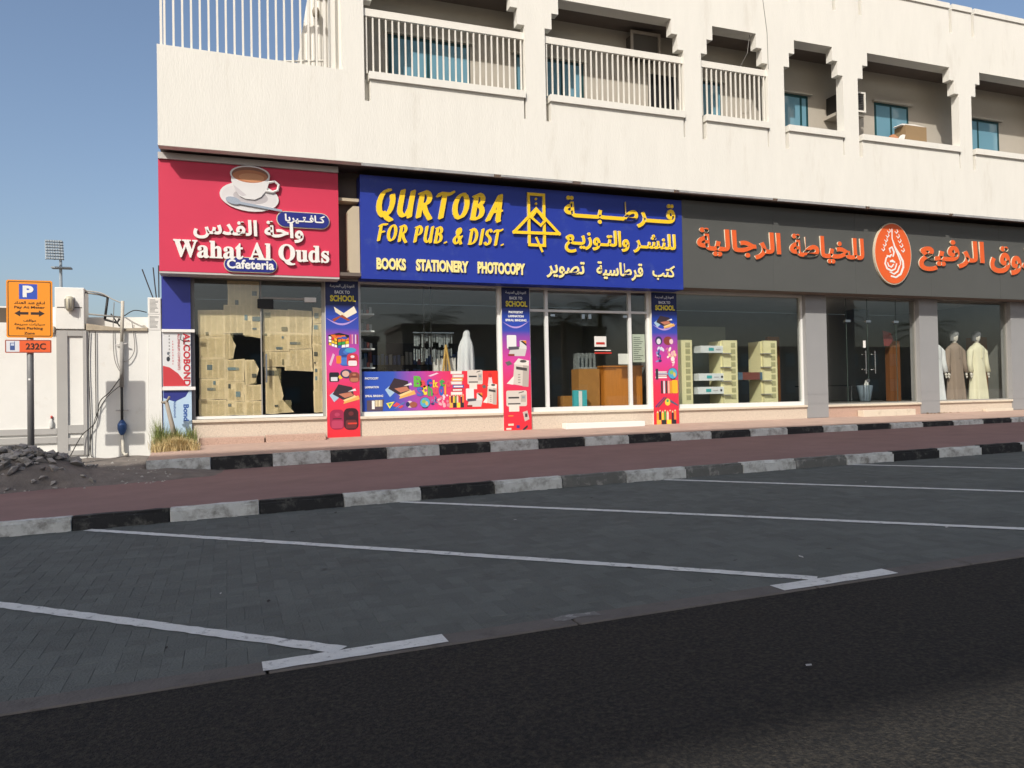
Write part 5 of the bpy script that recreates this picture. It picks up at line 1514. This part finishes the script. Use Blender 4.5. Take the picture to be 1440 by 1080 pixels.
# wrapped foot of the blue pillar
cp = thing('pillar_film', (.26, -.01, .6), 'peeling printed protective film and white battens on the blue pillar', 'film')
FILM = mat('white film', (.68, .68, .68), .5, var=.05)
bx('film_sheet', FILM, cp, .025, .495, -.012, -.003, 1.60, 2.58)
bx('film_sheet', mat('pale blue film', C(190, 215, 235, .9), .5, var=.05), cp, .03, .50, -.010, -.003, .55, 1.53)
bx('batten', WHITE, cp, .02, .57, -.05, -.013, 2.58, 2.635, bevel=.004); bx('batten', WHITE, cp, .02, .57, -.05, -.013, 1.535, 1.595, bevel=.004)
p = Print(-.0125)
p.poly([(.03, 1.61), (.03, 1.98), (.14, 1.95), (.28, 1.84), (.38, 1.70), (.42, 1.61)], K('c83c42'))
for k in range(7): p.rect(.13 + .0, 2.50 - .06 * k, .15, 2.53 - .06 * k, K('8a8a88'))
for k in range(9): p.rect(.19, 2.40 - .05 * k, .20 + .006 * (k % 2), 2.43 - .05 * k, K('c86068'))
p.ell(.12, 2.10, .03, .045, K('2c3038'), 12); p.ell(.12, 2.20, .02, .03, K('6a7078'), 12)
p.build('print', cp)['kind'] = 'stuff'
p = Print(-.0105)
p.poly([(.035, 1.525), (.46, 1.525), (.40, 1.42), (.22, 1.33), (.035, 1.40)], K('2c3484'))
p.build('print', cp)
RED = mat('red film print', C(200, 50, 60, .9), .5); BLU = mat('blue film print', C(50, 90, 165, .9), .5)
def vtext(body, x0, x1, ztop, zbot, y, m, parent, bold):
    me = text_mesh(body, 0, 0, ztop - zbot, x1 - x0, 0, .002, bold)
    for v in me.vertices:
        v.co = (x0 + v.co.z, y + v.co.y, ztop - v.co.x)
    me.flip_normals()
    me.materials.clear(); me.materials.append(m)
    link('lettering', me, parent)
def vtext(body, x0, x1, ztop, zbot, y, m, parent, bold):
    """letters turned a quarter clockwise, reading downwards"""
    me = text_mesh(body, 0, 0, ztop - zbot, x1 - x0, 0, .002, bold)
    for v in me.vertices:
        v.co = (x0 + v.co.z, y + v.co.y, ztop - v.co.x)
    me.materials.clear(); me.materials.append(m)
    link('lettering', me, parent)
vtext('ALCOBOND', .37, .485, 2.57, 1.61, -.0165, RED, cp, .03)
vtext('ALUMINIUM COMPOSITE', .275, .315, 2.56, 1.90, -.0165, RED, cp, .0)
vtext('Bond', .36, .45, 1.28, .98, -.0145, BLU, cp, .03)
vtext('Alubond', .20, .24, 1.36, 1.05, -.0145, BLU, cp, .0)

# parking sign
ps = thing('parking_sign', (-1.76, -1.35, .2), 'orange parking sign on a grey pole behind the rubble', 'sign')
MB().tube([(-1.755, -1.33, .1), (-1.755, -1.33, 3.2)], .047, 14).build('pole', GALV, ps, smooth=True)
OR = mat('orange sign sheet', C(246, 150, 20, .92), .4, var=.02); ORR = mat('red orange plate', C(236, 96, 40, .92), .4)
def rr(x0, x1, z0, z1, r):
    P = []
    for cx_, cz_, a0 in ((x1 - r, z1 - r, 0), (x0 + r, z1 - r, 90), (x0 + r, z0 + r, 180), (x1 - r, z0 + r, 270)):
        for k in range(5):
            t_ = math.radians(a0 + 22.5 * k); P.append((cx_ + r * math.cos(t_), cz_ + r * math.sin(t_)))
    return P
sy = -1.395
MB().prism(rr(-2.055, -1.435, 2.36, 3.25, .03), sy, sy + .012).build('sign_panel', OR, ps)
p = Print(sy - .0006)
p.poly(rr(-2.035, -1.455, 2.38, 3.23, .025), K('2c1c18')); p.poly(rr(-2.024, -1.466, 2.391, 3.219, .02), K('f69614', .92))
p.rect(-1.885, 2.955, -1.64, 3.19, K('2c50b8')); 
for sg, xm in ((-1, -1.85), (1, -1.64)):
    p.poly([(xm + sg * .10, 2.735), (xm + sg * .02, 2.785), (xm + sg * .02, 2.755), (xm - sg * .09, 2.755), (xm - sg * .09, 2.715), (xm + sg * .02, 2.715), (xm + sg * .02, 2.685)], K('2c1c14'))
p.build('sign_print', ps)
BRN = mat('dark sign lettering', (.035, .015, .01), .5)
words('lettering', 'P', (-1.835, 2.985, -1.69, 3.165), sy - .004, .003, WHITE, ps, bold=.05)
words('lettering', arabic('ادفع عند العداد'), (-1.95, 2.86, -1.54, 2.925), sy - .004, .003, BRN, ps, bold=.01)
words('lettering', 'Pay At Meter', (-1.95, 2.80, -1.54, 2.85), sy - .004, .003, BRN, ps, bold=.01)
words('lettering', arabic('مواقف'), (-1.83, 2.60, -1.66, 2.645), sy - .004, .003, BRN, ps, bold=.01)
words('lettering', arabic('سيارات سريعة'), (-1.95, 2.545, -1.54, 2.585), sy - .004, .003, BRN, ps, bold=.01)
words('lettering', 'Fast Parking', (-1.92, 2.475, -1.57, 2.525), sy - .004, .003, BRN, ps, bold=.01)
words('lettering', 'Zone', (-1.82, 2.41, -1.68, 2.448), sy - .004, .003, BRN, ps, bold=.01)
MB().prism(rr(-2.075, -1.455, 2.125, 2.325, .015), sy, sy + .012).build('code_plate', ORR, ps)
p = Print(sy - .0006)
p.poly(rr(-2.07, -1.46, 2.13, 2.32, .012), K('383434')); p.poly(rr(-2.062, -1.468, 2.138, 2.312, .01), K('ec6028', .92)); p.rect(-2.06, 2.14, -1.885, 2.31, K('dcdce0'))
p.rect(-2.01, 2.165, -1.945, 2.28, K('3c5490')); p.rect(-2.0, 2.235, -1.955, 2.27, K('c8d0e0')); p.rect(-1.955, 2.28, -1.945, 2.30, K('3c5490'))
p.build('code_print', ps)
words('lettering', '232C', (-1.80, 2.175, -1.53, 2.275), sy - .004, .003, BRN, ps, bold=.025)
bx('pole_tag', WHITE, ps, -1.775, -1.745, -1.381, -1.377, 1.70, 1.73)

# ------------------------------------------------------------------ dirt, rubble, grass
DIRT = mat('grey dirt', (.165, .145, .128), .95, var=.3, scale=5, bump=.6, bscale=25, dirt=(.22, .18, .15), dscale=2.2, dlo=.55, dhi=.8)
from mathutils import noise as mnoise
def zdirt(x, y):
    f = (y + 3.3) / 3.3
    base = zpath(x) + .012 + max(0, f) * .20
    e = -3.05 - .16 * max(0, -x) + .25 * mnoise.noise(Vector((x * 1.3, 3.1, 0)))
    edge = min(1, max(0, (y - e) / .35))
    if x > -.12: edge *= min(1, max(0, (-1.72 - y) / .2)) * min(1, max(0, (1.2 - x) / .9))
    pile = .44 * math.exp(-((x + 1.72) / .85) ** 2 - ((y + 2.35) / .62) ** 2)
    return base * edge + (zpath(x) - .02) * (1 - edge) + (pile + .035 * mnoise.noise(Vector((x * 3, y * 3, 0)))) * edge
sheet('dirt_verge', -9, 1.3, -5.2, .0, zdirt, DIRT, 130, 70)
RUB = [mat('rubble grey', (.32, .305, .28), .95, var=.2, scale=9, bump=.4, bscale=40), mat('rubble dark', (.22, .208, .19), .95, var=.25, scale=9, bump=.4, bscale=40), mat('rubble pale', (.30, .285, .265), .95, var=.15, scale=9)]
rub = thing('rubble_pile', (-1.95, -2.4, .2), 'heap of broken grey concrete rubble at the foot of the parking sign', 'rubble')
def chunk(seed, m):
    r_ = random.Random(seed)
    bm = bmesh.new()
    for _ in range(11):
        v = Vector((r_.gauss(0, 1), r_.gauss(0, 1), r_.gauss(0, 1))).normalized()
        bm.verts.new((v.x * .5 * r_.uniform(.75, 1), v.y * .42 * r_.uniform(.7, 1), v.z * .26 * r_.uniform(.6, 1)))
    bmesh.ops.convex_hull(bm, input=bm.verts[:])
    for v in [v for v in bm.verts if not v.link_faces]: bm.verts.remove(v)
    me = bpy.data.meshes.new('rubble_chunk'); bm.to_mesh(me); bm.free(); me.materials.append(m); return me
chm = [chunk(k, RUB[[0, 0, 1, 0, 1, 2][k % 6]]) for k in range(18)]
r = random.Random(21)
k = 0
while k < 250:
    x = r.gauss(-1.75, .48); y = r.gauss(-2.35, .38)
    d = ((x + 1.72) / .85) ** 2 + ((y + 2.35) / .62) ** 2
    if d > 2.6 or x > -.55: continue
    o = bpy.data.objects.new('rubble_chunk', chm[r.randrange(18) if r.random() < .9 else 5]); COL.objects.link(o); o.parent = rub
    o.matrix_parent_inverse = Matrix.Translation(-rub.location)
    s_ = r.uniform(.07, .24) * (1.15 if d < 1 else .75)
    o.location = (x, y, zdirt(x, y) + s_ * .12)
    o.scale = (s_, s_, s_); o.rotation_euler = (r.uniform(-.6, .6), r.uniform(-.6, .6), r.uniform(0, 6.28))
    k += 1
# scattered bits
mb = MB()
for k in range(160):
    x = r.uniform(-3.2, .35); y = r.uniform(-3.2, -1.95) if x > -.1 else r.uniform(-3.3, -.3)
    s_ = r.uniform(.006, .028); z = max(zdirt(x, y), zpath(x))
    mb.add([(x - s_, y - s_ * .7, z - .005), (x + s_, y - s_ * .6, z - .005), (x + s_ * .3, y + s_, z - .005), (x, y, z + s_ * .8)], [(0, 1, 3), (1, 2, 3), (2, 0, 3)])
o = mb.build('loose_gravel', RUB[0]); o['kind'] = 'stuff'
# grass tuft
def grass(name, cx, cy, rx, ry, n, hmin, hmax, m, seed, lean=.35):
    r_ = random.Random(seed); mb = MB()
    for _ in range(n):
        a = r_.uniform(0, 6.28); q = r_.random() ** .7 * (.72 + .28 * math.sin(3 * a + seed) + .16 * math.sin(7 * a))
        x = cx + rx * q * math.cos(a); y = cy + ry * q * math.sin(a); z = zpave(x, y) if y > KERB2 + .15 else zpath(x) + .1
        h = r_.uniform(hmin, hmax) * (1.1 - .45 * q); la = r_.uniform(0, 6.28); l = h * r_.uniform(.05, lean); w = r_.uniform(.003, .006)
        dx, dy = math.cos(la), math.sin(la); px, py = -dy * w, dx * w
        mb.add([(x - px, y - py, z - .02), (x + px, y + py, z - .02), (x + dx * l * .4 + px * .8, y + dy * l * .4 + py * .8, z + h * .6), (x + dx * l * .4 - px * .8, y + dy * l * .4 - py * .8, z + h * .6), (x + dx * l, y + dy * l, z + h)], [(0, 1, 2, 3), (3, 2, 4)])
    o = mb.build(name, m); o['kind'] = 'stuff'
    return o
GG = mat('green grass', (.24, .28, .09), .8, var=.35, scale=9, island=.3); GD = mat('dry straw grass', (.58, .46, .23), .85, var=.25, scale=9, island=.3)
grass('grass', .20, -.42, .40, .30, 900, .12, .40, GG, 1, .75); grass('grass', -.02, -.35, .16, .2, 160, .25, .62, GG, 2, .45); grass('grass', .50, -.35, .16, .2, 140, .2, .46, GG, 5, .5)
grass('dry_grass', .28, -.72, .42, .22, 2200, .08, .24, GD, 3, .9); grass('dry_grass', .22, -.5, .42, .32, 900, .1, .3, GD, 4, .7)
for nm in ():
    pass
STK = mat('grey weathered wood', (.30, .26, .21), .9, var=.2, scale=8, stretch=(6, 6, 1))
t = thing('wooden_stake', (.23, -.45, .5), 'weathered wooden stake leaning in the grass before the blue pillar', 'stake')
MB().tube([(.26, -.45, .45), (.20, -.42, .9), (.10, -.36, 1.35)], [.045, .04, .032], 8).build('stake', STK, t, smooth=True)
MB().tube([(.11, -.37, 1.33), (.16, -.42, 1.42)], .02, 6).build('snag', STK, t, smooth=True)
MB().tube([(.12, -.36, 1.30), (.03, -.40, 1.33)], .022, 6).build('snag', STK, t, smooth=True)
tag(MB().tube([(.34, -.06, 2.55), (.33, -.07, 2.45), (.40, -.08, 2.40), (.47, -.07, 2.44)], .008, 5).build('wire_tie', BLACK), 'black wire tied round the upper batten of the blue pillar', 'wire')
# dry leaves by the grey pillar
mb = MB(); r = random.Random(9)
for k in range(40):
    x = 18.5 + r.uniform(-.5, .6); y = r.uniform(-.2, -.02); z = zpave(x, y) + r.uniform(.0, .02); s_ = r.uniform(.02, .05); a = r.uniform(0, 6.28)
    mb.add([(x - s_ * math.cos(a), y - s_ * math.sin(a), z), (x + s_ * .4 * math.sin(a), y - s_ * .4 * math.cos(a), z + .01), (x + s_ * math.cos(a), y + s_ * math.sin(a), z + .005), (x - s_ * .4 * math.sin(a), y + s_ * .4 * math.cos(a), z + .012)], [(0, 1, 2, 3)])
o = mb.build('dry_leaves', mat('brown leaves', (.20, .12, .05), .9, var=.2)); o['kind'] = 'stuff'

# ------------------------------------------------------------------ far floodlight mast
fm = thing('floodlight_mast', (-62, 150, 0), 'distant stadium floodlight mast with a tilted grid of lamps', 'floodlight')
FMM = mat('hazy mast grey', (.30, .34, .37), .8)
def mastpt(px, py, y=150.0):
    d = fw + Rr * ((px - 720) / 1085) - Uu * ((py - 540) / 1085)
    t_ = (y + 15.15) / d.y
    return (1.123 + d.x * t_, y, 1.3 + d.z * t_)
a = mastpt(86, 445); b = mastpt(86, 338)
fm.location = (a[0], 150, 0)
MB().tube([(a[0], 150, 0), (a[0], 150, b[2])], [.45, .22], 8).build('mast', FMM, fm)
for k in range(7):
    z = mastpt(90, 341 + 4.6 * k)[2]; x0 = mastpt(63.5 + 1.0 * k, 340)[0]; x1 = mastpt(88 + 1.0 * k, 340)[0]
    yy = 150 - .5 * k
    MB().box(x0, x1, yy - .1, yy + .1, z - .08, z + .08).build('lamp_bar', FMM, fm)
    for q in range(7):
        xx = x0 + (x1 - x0) * (q + .5) / 7
        MB().box(xx - .16, xx + .16, yy - .45, yy - .12, z - .02, z + .30).build('floodlight', FMM, fm)
for q in (0, .5, 1):
    MB().tube([(mastpt(63.5 + 24.5 * q, 340)[0], 150.2, mastpt(80, 339)[2]), (mastpt(69.5 + 24.5 * q, 369)[0], 147, mastpt(80, 369)[2])], .1, 5).build('grid_bar', FMM, fm)
z = mastpt(90, 377)[2]
MB().box(mastpt(73, 377)[0], mastpt(101, 377)[0], 149, 150.8, z - .15, z + .1).build('service_deck', FMM, fm)

# ------------------------------------------------------------------ across the street (behind the camera): palms and buildings for the glass, added deck shades the road
CONC = mat('viaduct concrete', (.32, .30, .28), .9, var=.1)
vd = thing('shade_deck', (0, -30, 0), 'raised concrete deck added out of view to shade the road', 'shade_deck')  # unseen deck, added to keep the sun off parking and path
zt_, zl_ = 18.8, 17.0
def far_y(x): return -.62 - .06 * (x + 1) - .9 * (zt_ - .5)       # edge that throws the shade line on the pavement
xa, xb = -150.0, 120.0
def line(xs): return -1.25 - .008 * (xs + 1)                      # wanted shade line on the pavement
fa, fb = line(xa + .76 * (zt_ - .5)) - .9 * (zt_ - .5), line(xb + .76 * (zt_ - .5)) - .9 * (zt_ - .5)
na, nb = -12.85 - .0 * 0 - .9 * (zl_ - .05), -12.85 - .9 * (zl_ - .05)
mb = MB()
mb.add([(xa, na, zl_), (xb, nb, zl_), (xb, fb, zl_), (xa, fa, zl_), (xa, na, zt_), (xb, nb, zt_), (xb, fb, zt_), (xa, fa, zt_)], [(0, 3, 2, 1), (4, 5, 6, 7), (0, 1, 5, 4), (1, 2, 6, 5), (2, 3, 7, 6), (3, 0, 4, 7)])
mb.build('deck', CONC, vd)
for xx in (-75, -45, -15 - 12, 38, 68):
    MB().lathe([(1.1, -.2), (1.1, 15.2), (2.4, 16.99)], xx, -24, 14).build('pier', CONC, vd)

TRK = mat('palm trunk', (.16, .12, .08), .95, var=.25, scale=12, bump=.6, bscale=20)
FRD = mat('palm frond', (.05, .075, .025), .7, var=.3, scale=5, island=.3)
def palm(x, y, h, seed, label):
    r_ = random.Random(seed)
    t = thing('palm_tree', (x, y, 0), label, 'palm tree', 'palms across the street')
    lean = r_.uniform(-.3, .3)
    MB().tube([(x, y, -.2), (x + lean * .3, y, h * .4), (x + lean, y, h)], [.26, .19, .15], 9).build('trunk', TRK, t, smooth=True)
    mb = MB()
    for k in range(34):
        a = r_.uniform(0, 6.28); e = r_.uniform(-.5, 1.2); L = r_.uniform(2.2, 3.0)
        p0 = Vector((x + lean, y, h)); pts_ = []
        for i in range(8):
            f = i / 7
            pts_.append(p0 + Vector((math.cos(a) * L * f * math.cos(e * (1 - .4 * f)), math.sin(a) * L * f * math.cos(e * (1 - .4 * f)), L * f * math.sin(e) - 1.5 * f * f)))
        sd = Vector((-math.sin(a), math.cos(a), 0))
        for i in range(7):
            for q in range(2):
                c = pts_[i].lerp(pts_[i + 1], q / 2); d = (pts_[i + 1] - pts_[i]).normalized()
                for sg in (-1, 1):
                    tip = c + sd * sg * .55 * math.sin(math.pi * (i + .8) / 8.5) + d * .35 - Vector((0, 0, .18))
                    mb.add([c, c + d * .07, tip], [(0, 1, 2)])
    mb.build('crown', FRD, t)
for i, (x, y, h, lb) in enumerate(((11.5, -27, 5.2, 'palm tree across the street mirrored in the bookshop window'), (19.5, -25.5, 5.6, 'palm tree across the street mirrored in the bookshop door'), (23.5, -29, 6.6, 'taller palm tree across the street mirrored at the right of the bookshop door'), (41, -28, 6.2, 'palm tree across the street mirrored in the tailor door glass'), (49, -27, 5.5, 'palm tree across the street mirrored in the mannequin window'))):
    palm(x, y, h, 40 + i, lb)
OPW = mat('far dark plaster', (.22, .20, .18), .9, var=.08)
for i, (x0, x1, y, h, lb) in enumerate(((-12, 16, -66, 7.5, 'low building across the street, mirrored in the bookshop window'), (20, 46, -72, 9.5, 'taller building across the street, mirrored in the shop doors'), (52, 90, -64, 6.5, 'long low building across the street, mirrored in the tailor windows'))):
    t = thing('opposite_building', ((x0 + x1) / 2, y, 0), lb, 'building', 'buildings across the street')
    bx('walls', OPW, t, x0, x1, y - 10, y, -.2, h); bx('roof_edge', OPW, t, x0 - .2, x1 + .2, y - 10.2, y + .2, h + .002, h + .5)
    k = x0 + 1.5
    while k < x1 - 2.5:
        for zz in (1.0, 4.4):
            if zz + 2 < h:
                f = bx('window', TEAL, t, k, k + 1.6, y + .002, y + .06, zz, zz + 1.8); bx('pane', GLASSB, f, k + .1, k + 1.5, y + .061, y + .07, zz + .1, zz + 1.7)
        k += 3.4
